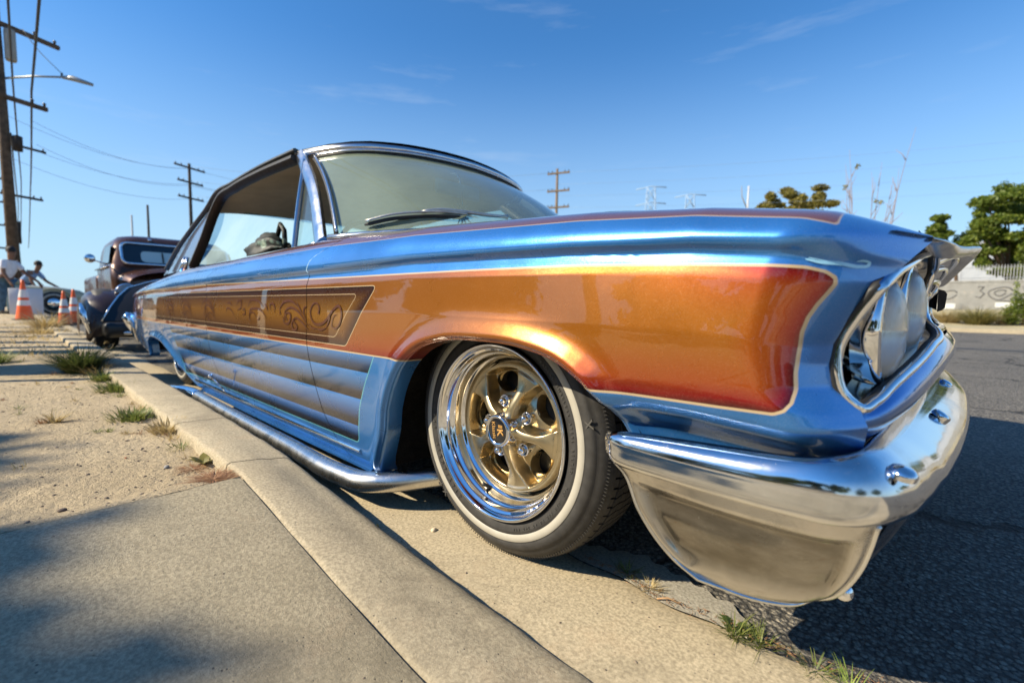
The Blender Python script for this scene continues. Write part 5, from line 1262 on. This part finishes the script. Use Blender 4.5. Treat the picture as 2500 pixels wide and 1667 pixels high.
MB().box(-1.2,70,0,20,0,5.9).build('warehouse_wall',simple('pale_warehouse_paint',(.36,.39,.44),.8,0,.6,.08),wh,smooth=False)
MB().box(-1.35,70.2,-.2,20.2,5.9,6.1).build('roof_edge',simple('warehouse_trim',(.36,.38,.42),.7),wh,smooth=False)
for k in range(10): MB().box(2+6*k,2.12+6*k,-.05,.0,0,5.9).build('pilaster',simple('warehouse_trim',(.36,.38,.42),.7),wh,smooth=False)
def vz(x,y): return float(verge(np.array([float(x)]),np.array([float(y)]))[0])
tuft('fountain_grass','rounded olive fountain grass clump on the far verge, nearest the car lip',1.72,20.6,vz(1.7,20.6),900,.85,.8,leafm('olive_grass',(.16,.15,.04),(.30,.26,.09),.3),71,w=.012,group='fountain grass on the far verge')
tuft('fountain_grass','paler fountain grass clump on the far verge, left of the olive one',.95,21.5,vz(1,21.5),700,.65,1.2,GRASSD,72,w=.012,group='fountain grass on the far verge')
tuft('fountain_grass','low yellow grass right of the olive fountain grass',2.45,21.5,vz(2.4,21.5),400,.5,1.0,GRASSD,73,w=.012,group='fountain grass on the far verge')
t=thing('verge_bush','upright green leafy bush at the right edge on the far verge','bush',(2.72,20.8,vz(2.7,20.8)))
V,F=leaves([(-.25,0,.35,.25,.35),(-.15,0,.75,.17,.35),(.1,.1,.5,.3,.45),(.15,0,.9,.2,.4),(.45,0,.45,.3,.4),(.5,0,.85,.22,.4),(.8,0,.5,.3,.5),(-.2,0,1.15,.08,.3),(.2,0,1.3,.09,.25)],6500,.035,13,.2); mesh('foliage',V,F,LEAFG,t,smooth=False); MB().tube([(0,0,0),(.1,0,.9)],.03,5).build('stem',WOOD,t)
for k,(x,y,n) in enumerate(((-8,22,1),(6,21.5,2),(-3.5,23,3),(9,20.5,4),(13,22,5),(-14,22,6))):
    tuft('fountain_grass','dry grass clump farther along the far verge',x,y,vz(x,y),400,.7,1.0,GRASSD,80+k,w=.014,group='dry grass clumps along the far verge')
for k in range(7):   # tree line farther away (also seen mirrored in the chrome)
    tree('far_tree',('first','second','third','fourth','fifth','sixth','last')[k]+' leafy tree in the row far down the street',20+9*k,44+3*(k%3),7+(k%3),2.6,2.5,(LEAFG,LEAFD)[k%2],120+k,2600,.26,16,1.0,group='trees farther down the street',base=.7)
# ------------------------------------------------------------------ the side behind the camera (mirrored in the paint and chrome)
for k,(x,y,h,R) in enumerate(((-34,-17,8,3.6),(-25,-20,7.5,4.0),(-17,-17,6.6,3.4),(-8,-20,7.2,4.2),(-1,-16,6.0,3.2),(5,-18,7.2,3.8),(12,-16,6.6,3.4),(20,-18,7.5,4.0),(28,-12,6.6,3.4),(32,-2,7,3.6))):
    tree('street_tree',('tall','spreading','dark','broad','short','round','small','large','low','isolated')[k]+' leafy tree beyond the dirt lot behind the camera',x,y,h,R,2.0,(LEAFD,LEAFG)[k%3==1],200+k,3400,.30,22,1.25,group='trees behind the camera')
sh=thing('storage_shed','long low tan building beyond the lot behind the camera','building',(-6,-34,0))
MB().box(-30,30,-8,0,0,3.6).build('shed_wall',simple('tan_stucco',(.42,.36,.28),.9,0,1,.1),sh,smooth=False)
MB().box(-30.3,30.3,-8.3,.3,3.6,3.85).build('shed_roof',simple('brown_roof',(.12,.09,.07),.8),sh,smooth=False)
# unseen tree added off camera so its crown dapples the pavement at lower left
tree('shade_caster_tree','small leafy street tree beside the pavement left of the camera',-4.32,-7.28,5.4,.75,3.4,LEAFG,301,5200,.075,14,.40,Rz=.42)
# unseen posts added left of the frame: their shadows stripe the dirt, kerb and gutter
for k,(x,w_,h_) in enumerate(((-3.6,.035,1.25),(-4.25,.30,1.25),(-5.7,.16,1.5),(-6.3,.09,1.4),(-7.0,.12,1.5),(-8.0,.10,1.5),(-9.2,.15,1.5),(-10.6,.12,1.5))):
    lab=('slim','very wide','wide','slim square','medium square','thin tall','broad tall','last tall')[k]+' unseen wooden post added to stripe the dirt strip with shadow'
    o=MB().box(-w_,w_,-.06,.06,-.1,h_).build('shadow_post',WOODD,smooth=False); o.location=(x,-1.45,.1); o.rotation_euler=(0,0,rad(-27)); tag(o,lab,'post','unseen posts added to stripe the dirt with shadow')
# ------------------------------------------------------------------ traffic cones
ORG=simple('orange_cone_plastic',(.80,.12,.02),.45,0,8,.1); REFW=simple('reflective_white_band',(.72,.72,.70),.35)
def cone(x,y,z,s_,label):
    t=thing('traffic_cone',label,'traffic cone',(x,y,z),RNG.uniform(0,1),'orange traffic cones by the kerb')
    softbox('cone_base',-.19*s_,.19*s_,-.19*s_,.19*s_,0,.035*s_,BLACK,t,.01)
    MB().lathe([(.155*s_,.03*s_),(.150*s_,.06*s_),(.110*s_,.34*s_),(.092*s_,.46*s_),(.083*s_,.52*s_),(.055*s_,.70*s_),(.034*s_,.84*s_),(.028*s_,.92*s_),(.001,.925*s_)],28,'z').build('cone_body',ORG,t)
    MB().lathe([(.114*s_,.34*s_),(.0955*s_,.46*s_)],28,'z').build('reflective_band',REFW,t)
    MB().lathe([(.087*s_,.52*s_),(.0585*s_,.70*s_)],28,'z').build('reflective_band',REFW,t)
cone(-14.3,-.52,DZ(-14.3,-.52)-.01,.98,'orange traffic cone standing alone in front of the white board')
cone(-13.2,.06,.01,.80,'orange traffic cone on the kerb by the pickup, nearer of the pair')
cone(-14.0,.27,.01,.86,'orange traffic cone half hidden behind its neighbour next to the pickup')
sg=thing('white_board','blank white board leaning beside the cone in front of the cream car','board',(-16.2,-.45,.17),0)
softbox('board_panel',-.015,.015,-.30,.30,.0,.66,simple('white_board_paint',(.66,.65,.65),.6,0,3,.06),sg,.006,1).rotation_euler=(0,rad(-8),0)
MB().tube([(-.08,.22,0),(-.35,.22,0)],.012,5).tube([(-.09,-.22,0),(-.35,-.22,0)],.012,5).build('board_feet',STEEL,sg)
# ------------------------------------------------------------------ people
SKIN=simple('skin_brown',(.20,.10,.06),.6); HAIR=simple('black_hair',(.01,.008,.008),.7)
def skin_body(name,joints,edges,m,parent,sub=2):
    me=bpy.data.meshes.new(name); me.from_pydata([j[:3] for j in joints],edges,[]); o=bpy.data.objects.new(name,me); COL.objects.link(o)
    md=o.modifiers.new('s','SKIN'); sv=me.skin_vertices[0].data
    for i,j in enumerate(joints):
        r=j[3]; sv[i].radius=(r,r) if not hasattr(r,'__len__') else r
        sv[i].use_root=(i==0)
    md.use_smooth_shade=True; ss=o.modifiers.new('d','SUBSURF'); ss.levels=sub; ss.render_levels=sub
    dg=bpy.context.evaluated_depsgraph_get(); m2=bpy.data.meshes.new_from_object(o.evaluated_get(dg)); bpy.data.objects.remove(o)
    m2.materials.clear(); m2.materials.append(m); m2.polygons.foreach_set('use_smooth',[True]*len(m2.polygons)); m2.name=name
    return link(bpy.data.objects.new(name,m2),parent)
def person(label,x,y,z,rz,shirt,pants,bend=.0,arm=(.25,.35),hat=None,h=1.75):
    """local +x is the way the figure faces; bend leans the trunk forward"""
    t=thing('person',label,'person',(x,y,z),rz); k=h/1.75
    b=bend; hip=np.array((0,0,.93)); up=np.array((math.sin(b),0,math.cos(b))); 
    ch=hip+up*.36; nk=hip+up*.54; hd=nk+np.array((math.sin(b*.7),0,math.cos(b*.7)))*.16
    J=[(*hip,(.15,.12)),(*(hip+up*.18),(.15,.115)),(*ch,(.19,.13)),(*nk,.062),(*(hd),.085),(*(hd+np.array((.01,0,.10))),.082)]
    E=[(0,1),(1,2),(2,3),(3,4),(4,5)]
    for s_ in (-1,1):
        i=len(J); J+=[(hip[0],s_*.10,.88,.10),(.03,s_*.12,.50,.065),(-.02,s_*.13,.10,.042),(.10,s_*.14,.035,.038)]; E+=[(0,i),(i,i+1),(i+1,i+2),(i+2,i+3)]
        i=len(J); sh=nk-up*.07+np.array((0,s_*.19,0)); el=sh+np.array((arm[0]*.5 if s_>0 else .04,s_*.06,-.27)); wr=el+np.array((arm[0] if s_>0 else .12,0,-.22)); hn=wr+np.array((.05,0,-.08))
        J+=[(*sh,.062),(*el,.045),(*wr,.032),(*hn,.036)]; E+=[(2,i),(i,i+1),(i+1,i+2),(i+2,i+3)]
        for q,(dx,dy,dz) in enumerate(((.03,.02,-.09),(.04,.005,-.10),(.04,-.01,-.095),(.03,-.025,-.08),(.06,.03*s_,-.03))):
            J.append((hn[0]+dx,hn[1]+dy,hn[2]+dz,.009)); E.append((i+3,len(J)-1))
    J=[(a*k,b_*k,c*k,(tuple(np.array(r)*k) if hasattr(r,'__len__') else r*k)) for a,b_,c,r in J]
    skin_body('body',J,E,SKIN,t)
    # clothes: slightly larger shells round trunk+sleeves and round the legs
    S_=[(*(hip-up*.02),(.165,.135)),(*(hip+up*.18),(.17,.135)),(*ch,(.205,.15)),(*(nk-up*.03),(.12,.08))]; SE=[(0,1),(1,2),(2,3)]
    for s_ in (-1,1):
        i=len(S_); sh=nk-up*.07+np.array((0,s_*.19,0)); el=sh+np.array((arm[0]*.5 if s_>0 else .04,s_*.06,-.27)); S_+=[(*sh,.085),(*(sh*.25+el*.75),.07)]; SE+=[(2,i),(i,i+1)]
    S_=[(a*k,b_*k,c*k,(tuple(np.array(r)*k) if hasattr(r,'__len__') else r*k)) for a,b_,c,r in S_]
    skin_body('shirt',S_,SE,shirt,t)
    P_=[(hip[0],0,.96,(.17,.14))]; PE=[]
    for s_ in (-1,1):
        i=len(P_); P_+=[(0,s_*.10,.86,.115),(.03,s_*.12,.50,.085),(-.02,s_*.13,.14,.068),(-.015,s_*.13,.07,.068)]; PE+=[(0,i),(i,i+1),(i+1,i+2),(i+2,i+3)]
    P_=[(a*k,b_*k,c*k,(tuple(np.array(r)*k) if hasattr(r,'__len__') else r*k)) for a,b_,c,r in P_]
    skin_body('trousers',P_,PE,pants,t)
    hc=(hd+np.array((-.015,0,.10)))*k; mb=MB(); rows=[]
    for a in np.linspace(0,math.pi*.62,10): rows.append([(hc[0]+.108*k*math.sin(a)*math.cos(b2),hc[1]+.092*k*math.sin(a)*math.sin(b2),hc[2]+.115*k*math.cos(a)) for b2 in np.linspace(0,2*math.pi,17)])
    mb.grid(rows).build('hair',hat or HAIR,t)
    mb=MB(); mb.tube([(hc[0]+.09*k,hc[1],hc[2]-.02*k),(hc[0]+.125*k,hc[1],hc[2]-.06*k)],[.008,.014],6).build('nose',SKIN,t)
    for s_ in (-1,1): MB().lathe([(.001,-.01),(.022,-.006),(.024,.004),(.001,.01)],8,'y',c=(hc[0]+.0,hc[1]+s_*.088*k,hc[2]-.04*k)).build('ear',SKIN,t)
    for s_ in (-1,1): softbox('shoe',-.09,.19,s_*.13*k-.05,s_*.13*k+.05,0,.085,BLACK,t,.03)
    return t
TEE=simple('white_tshirt',(.70,.71,.76),.85,0,9,.12,14,.4,.02); JEAN=simple('blue_jeans',(.05,.11,.17),.85,0,14,.45)
BLUE=simple('light_blue_shirt',(.22,.36,.62),.85,0,6,.12); PINK=simple('pink_shirt',(.62,.38,.42),.85); GREY=simple('grey_shirt',(.30,.30,.33),.85)
person('person in white t-shirt and blue jeans bending toward the cream car at the left edge',-17.7,-.80,.15,rad(50),TEE,JEAN,.32,(.30,.3))
person('person in pale blue shirt leaning over the hood behind the cream car',-22.0,-.42,.14,rad(60),BLUE,BLACK,.75,(.35,.3),h=1.8)
person('person in a pink top, mostly cut off by the left picture edge',-22.6,-1.15,.18,rad(30),PINK,BLACK,.1,(.1,.1),h=1.7)
person('person in grey shirt standing behind the man in white',-24.0,-.62,.18,rad(160),GREY,BLACK,.05,(.1,.1),h=1.78)
# ------------------------------------------------------------------ cream vintage car standing across the end of the street
CREAM=simple('cream_car_paint',(.42,.38,.24),.25,.0,3,.08,coat=.8); DGLASS=simple('dark_car_glass',(.05,.07,.07),.08,coat=.5)
cc=thing('cream_car','cream vintage car standing sideways behind the white board and cones','car',(-20.0,-1.12,.10),rad(90))
def loft(name,secs,m,parent,flip=False,sub=40):
    """secs: list of (x, half width, [(yfrac,z)...])"""
    rows=[]
    for (x,hw,pr_) in secs: rows.append([(x,a*hw,b) for a,b in pr_]+[(x,-a*hw,b) for a,b in pr_[::-1]])
    return MB().grid(rows,flip=flip).build(name,m,parent)
def P5(z0,z1,zt,sq=.92): return [(.0,z0),(.85,z0),(1.0,z0+.08),(1.0,z1),(sq,z1+.06),(.6,zt),(.0,zt+.01)]
secs=[(-2.35,.70,P5(.35,.55,.66)),(-2.2,.82,P5(.28,.66,.76)),(-1.4,.88,P5(.22,.76,.84)),(-.6,.88,P5(.22,.78,.86)),(.7,.88,P5(.22,.78,.88)),(1.4,.86,P5(.24,.76,.85)),(1.9,.82,P5(.28,.68,.76)),(2.15,.70,P5(.36,.52,.60))]
loft('car_body',secs,CREAM,cc)
sec2=[(-1.35,.70,[(0,.84),(.9,.84),(.9,.86),(.8,.9),(0,.9)]),(-.95,.66,[(0,.84),(.98,.84),(.9,1.12),(.75,1.18),(0,1.2)]),(-.1,.64,[(0,.84),(1,.84),(.9,1.18),(.75,1.25),(0,1.27)]),(.35,.64,[(0,.84),(1,.84),(.9,1.14),(.75,1.21),(0,1.23)]),(.75,.68,[(0,.84),(.9,.84),(.9,.86),(.8,.9),(0,.9)])]
loft('cabin',sec2,CREAM,cc)
for s_ in (-1,1):
    for (a,b,c_,d) in ((-1.02,-.35,.66,.60),(-.28,.42,.665,.60)):
        mesh('side_window',[(a+.04,s_*.668,.88),(b,s_*.668,.88),(b-.05,s_*.622,1.12),(a+.16,s_*.622,1.12)],[(0,1,2,3)],DGLASS,cc,smooth=False)
    for wx in (-1.45,1.30):
        wl=bpy.data.objects.new('wheel',None); COL.objects.link(wl); wl.parent=cc; wl.location=(wx,s_*.80,.34)
        MB().lathe([(.20,-.10),(.33,-.10),(.36,-.06),(.36,.06),(.33,.10),(.2,.10)],32).build('tyre',RUBBER,wl)
        MB().lathe([(.245,-.104),(.29,-.106),(.29,.106),(.245,.104)],32).build('whitewall_band',WHITEW,wl)
        MB().lathe([(.001,.11),(.06,.11),(.2,.07),(.2,-.07),(.06,-.11),(.001,-.11)],24).build('hub_cap',CHROME2,wl)
        mb=MB(); mb.tube([(wx+.46*math.cos(a),s_*.875,.36+.42*math.sin(a)) for a in np.linspace(.1,math.pi-.1,20)],.03,6).build('wheel_arch_trim',CREAM,cc)
        mesh('wheel_opening',[(wx+.38*math.cos(a),s_*.884,.30+.40*math.sin(a)) for a in np.linspace(0,math.pi,20)],[tuple(range(20))],BLACK,cc,smooth=False)
# dark car beyond, only its roof and flank show
dc=thing('dark_roofed_car','pale car with a dark roof farther back, between the cones and the pickup','car',(-27.5,2.6,.0),rad(0))
loft('car_body',[(x,w*1.0,P5(a,b,c_)) for x,w,(a,b,c_) in ((-2.4,.75,(.35,.6,.7)),(-1.5,.92,(.25,.78,.86)),(1.2,.92,(.25,.78,.88)),(2.3,.8,(.35,.6,.72)))],simple('pale_green_car',(.30,.33,.30),.3,coat=.6),dc)
loft('cabin',[(-1.2,.75,[(0,.86),(.95,.86),(.9,.9),(.7,.91),(0,.92)]),(-.8,.68,[(0,.86),(1,.86),(.9,1.24),(.75,1.32),(0,1.35)]),(.2,.68,[(0,.86),(1,.86),(.9,1.26),(.75,1.34),(0,1.37)]),(.9,.75,[(0,.86),(.95,.86),(.9,.9),(.7,.91),(0,.92)])],simple('black_car_roof',(.015,.012,.012),.3,coat=.5),dc)
mesh('windscreen',[(.92,-.62,.92),(.92,.62,.92),(.36,.55,1.26),(.36,-.55,1.26)],[(0,1,2,3)],DGLASS,dc,smooth=False)
# ------------------------------------------------------------------ brown hot-rod pickup parked behind the lowrider
RUST=paint('brown_metallic_truck_paint',False,(.075,.028,.014)); RUST.node_tree.nodes['Principled BSDF'].inputs['Coat Weight'].default_value=.35; RUST.node_tree.nodes['Principled BSDF'].inputs['Metallic'].default_value=.4; 
pk_=thing('hot_rod_pickup','dark brown metallic vintage pickup with chrome-framed split windshield parked behind the blue coupe','pickup truck',(-7.75,.99,0)); pk_.scale=(1.04,1.04,1.05)
def cabsec(z,w,xf,xb,rc=.22):
    pts=[]
    for (cx,cy,a0) in ((xf-rc,w-rc,0),(xb+rc,w-rc,90),(xb+rc,-w+rc,180),(xf-rc,-w+rc,270)):
        for q in np.linspace(0,90,8): a=rad(a0+q); pts.append((cx+rc*math.cos(a),cy+rc*math.sin(a),z))
    pts.append(pts[0]); return pts
rows=[cabsec(z,w,xf,xb,rc) for z,w,xf,xb,rc in ((.40,.70,.22,-1.3,.1),(.75,.74,.24,-1.3,.12),(.98,.74,.22,-1.28,.13),(1.02,.72,.16,-1.26,.14),(1.24,.69,.03,-1.22,.16),(1.33,.66,-.03,-1.18,.18),(1.40,.60,-.10,-1.1,.2),(1.435,.48,-.22,-1.0,.2),(1.45,.2,-.45,-.8,.12))]
MB().grid(rows).build('cab',RUST,pk_)
def frame_loop(y0,y1,z0,z1,r=.05,n=6):
    P=roundpoly([(y0,z0),(y1,z0),(y1,z1),(y0,z1)],r,n); return P
wsx=lambda z: .235-(z-.98)*.62*.78+.012
for (a,b) in ((-.60,-.01),(.01,.60)):
    Pw=frame_loop(a,b,1.035,1.285,.06); 
    mesh('windshield_pane',[(wsx(z),y,z) for y,z in Pw],[tuple(range(len(Pw)))],simple('dark_windshield',(.015,.025,.035),.05,coat=.6),pk_,smooth=False)
Pf=frame_loop(-.62,.62,1.02,1.30,.08); MB().tube([(wsx(z)+.012,y,z) for y,z in Pf],.017,6,closed=True).build('windshield_frame',CHROME2,pk_)
MB().tube([(wsx(1.02)+.014,0,1.02),(wsx(1.30)+.014,0,1.30)],.014,6).build('windshield_divider',CHROME2,pk_)
Pr=frame_loop(-.42,.34,1.05,1.20,.06); mesh('rear_window_view',[(wsx(z)+.004-.0,y,z) for y,z in Pr],[tuple(range(len(Pr)))],simple('painted_rear_daylight',(.52,.62,.60),.2),pk_,smooth=False)  # pale opaque pane paints daylight through the cab onto the windshield
for yy in (-.18,.08): MB().box(-.004,.004,-.008,.008,-.075,.075,rot=Matrix.Rotation(rad(-26),3,'Y'),loc=(wsx(1.125)+.010,yy,1.125)).build('rear_glass_post',WOODD,pk_,smooth=False)
MB().lathe([(.001,0),(.045,.0),(.045,.01),(.001,.012)],14,'x',c=(wsx(1.14)+.008,.03,1.14)).build('cab_mirror',WOODD,pk_)
for s_ in (-1,1):
    mesh('cab_side_window',[(.06,s_*.742,1.03),(-.60,s_*.742,1.03),(-.60,s_*.700,1.27),(-.04,s_*.700,1.27)],[(0,1,2,3)],BLKGLOSS,pk_,smooth=False)
    MB().tube([(.12,s_*.76,1.00),(.14,s_*.90,1.04)],.010,6).lathe([(.001,-.01),(.055,-.008),(.055,.01),(.001,.012)],14,'x',c=(.14,s_*.93,1.06)).build('door_mirror',CHROME2,pk_)
    MB().tube([(.05,s_*.755,.98),(-1.2,s_*.755,.98)],.014,6).build('belt_moulding',CHROME2,pk_)
for yy in (-.28,.22): MB().lathe([(.001,.02),(.018,.012),(.022,0),(.018,-.012),(.001,-.02)],10,'x',c=(-.06,yy,1.375)).build('roof_marker',CHROME2,pk_)
hood_rows=[]
for x,w,zt,zs in ((.20,.68,1.0,.83),(.32,.66,.99,.80),(.45,.62,.965,.78),(.52,.60,.93,.76)):
    hood_rows.append([(x,w*math.cos(a),zs+(zt-zs)*math.sin(a)) for a in np.linspace(0,math.pi,18)])
MB().grid(hood_rows).build('hood',RUST,pk_)
MB().box(.25,1.75,-.30,.30,.34,.72).build('engine_block',simple('engine_dark',(.03,.028,.025),.5,.5,6,.4),pk_,smooth=False)
for k in range(4):
    for s_ in (-1,1): MB().tube([(.55+.28*k,s_*.30,.66),(.57+.28*k,s_*.44,.64),(.50+.28*k,s_*.46,.50)],.024,6).build('exhaust_header',CHROME2,pk_)
MB().tube([(.5,-.2,.76),(1.5,-.2,.76)],.05,8).build('valve_cover',CHROME2,pk_); MB().tube([(.5,.2,.76),(1.5,.2,.76)],.05,8).build('valve_cover',CHROME2,pk_)
MB().lathe([(.001,-.03),(.14,-.03),(.15,0),(.14,.03),(.001,.04)],20,'z',c=(.95,0,.92)).build('air_cleaner',CHROME2,pk_)
FENDM=simple('dark_brown_fender_paint',(.030,.014,.009),.3,.1,4,.2,coat=.25)
SHM=simple('black_radiator_shell',(.006,.006,.006),.38,coat=.12)
sh_=[]
for (x,z,w) in ((1.80,.32,1.0),(1.72,.45,.93),(1.62,.58,.84),(1.52,.68,.74),(1.44,.75,.55),(1.36,.80,.34),(1.28,.82,.10)):
    sh_.append([(x-.10*abs(q)**3,q*w,z) for q in np.linspace(-1,1,15)])
MB().grid(sh_).build('grille_shell',SHM,pk_)
for q in (-1,1): MB().tube([(1.71,q*1.0,.32),(1.63,q*.93,.45),(1.53,q*.84,.58),(1.43,q*.74,.68),(1.36,q*.55,.75),(1.3,q*.34,.81)],.008,6).build('shell_trim',CHROME2,pk_)
softbox('front_apron',1.60,1.86,-1.0,1.0,.15,.31,simple('black_apron',(.008,.008,.008),.4,coat=.1),pk_,.05)
MB().tube([(1.88,-.85,.20),(1.89,.0,.19),(1.88,.85,.20)],.018,6).build('apron_trim',CHROME2,pk_)
for s_ in (-1,1):
    fr_=[]
    for a in np.linspace(-.25,math.pi*.95,22):
        cx=1.12+.48*math.cos(a)*1.05; cz=.28+.385*math.sin(a); fr_.append([(cx,s_*.66,cz-.05),(cx,s_*.76,cz),(cx,s_*.94,cz-.0),(cx,s_*1.06,cz-.04),(cx*.97+.03,s_*1.12,cz-.13),(cx*.94+.07,s_*1.10,cz-.21)])
    MB().grid(fr_).build('front_fender',FENDM,pk_)
    hb=MB().tube([(1.10,s_*.74,.60),(1.22,s_*.74,.62),(1.34,s_*.74,.62)],[.04,.08,.09],16).build('headlight_shell',RUST,pk_)
    MB().lathe([(.10,-.01),(.108,0),(.10,.012)],20,'x',c=(1.34,s_*.74,.62)).build('headlight_ring',CHROME2,pk_)
    MB().lathe([(.10,.0),(.06,.025),(.001,.035)],20,'x',c=(1.34,s_*.74,.62)).build('headlight',LENS,pk_)
    for wx in (1.18,-1.9):
        wl=bpy.data.objects.new('wheel',None); COL.objects.link(wl); wl.parent=pk_; wl.location=(wx,s_*(.93 if wx>0 else .72),.33)
        MB().lathe([(.20,-.10),(.31,-.10),(.335,-.06),(.335,.06),(.31,.10),(.2,.10)],32).build('tyre',RUBBER,wl)
        MB().lathe([(.215,-.103),(.27,-.104),(.27,.104),(.215,.103)],32).build('whitewall_band',WHITEW,wl)
        MB().lathe([(.001,.11),(.07,.11),(.2,.06),(.2,-.06),(.07,-.11),(.001,-.11)],24).build('hub_cap',CHROME2,wl)
MB().lathe([(.001,0),(.03,.004),(.03,.012),(.001,.02)],12,'x',c=(1.40,-.50,.52)).build('red_marker',simple('red_lens',(.6,.01,.02),.2,coat=.8),pk_)
MB().tube([(1.70,-1.16,.50),(1.78,-1.15,.40),(1.74,-1.10,.20)],[.012,.035,.012],8).build('bumper_tip',CHROME2,pk_)
softbox('truck_bed',-3.1,-1.35,-.74,.74,.42,.92,RUST,pk_,.06)

# ------------------------------------------------------------------ small growth and debris that vary the ground
rs_=np.random.default_rng(99)
for k in range(26):
    x=-.75-rs_.random()**1.3*3.6; y=-.36-.42*rs_.random()**1.6; 
    tuft('sprout',('tiny dry sprout','tiny green sprout','thin straw sprout')[k%3]+' growing out of the dirt strip',x,y,DZ(x,y),int(rs_.integers(8,40)),float(rs_.uniform(.012,.045)),float(rs_.uniform(.02,.08)),(GRASSD,GRASSG,STRAW)[k%3],500+k,group='tiny sprouts on the dirt strip',w=.0013,lean=float(rs_.uniform(.4,1.4)),cat='sprout')
for k in range(14):
    x=-.9-rs_.random()*2.6; y=-.348-.02*rs_.random(); tuft('kerb_grass','thin dry grass rooted along the inner foot of the kerb',x,y,DZ(x,y)-.004,int(rs_.integers(15,60)),float(rs_.uniform(.02,.06)),float(rs_.uniform(.05,.12)),(GRASSD,GRASSG)[k%2],560+k,group='thin grass along the inner foot of the kerb',w=.0014)
sd=MB()
for k in range(240):
    x=float(rs_.uniform(.15,.75)); y=float(gut_edge(x))+float(rs_.normal(0,.008)); a=rs_.uniform(0,6.28); l=rs_.uniform(.003,.012)
    sd.tube([(x,y,.0085),(x+l*math.cos(a),y+l*math.sin(a),.010)],.0006,3)
tag(sd.build('seam_debris',STRAW),'fine dry straw and bark bits lying along the asphalt seam','debris',None,'stuff')
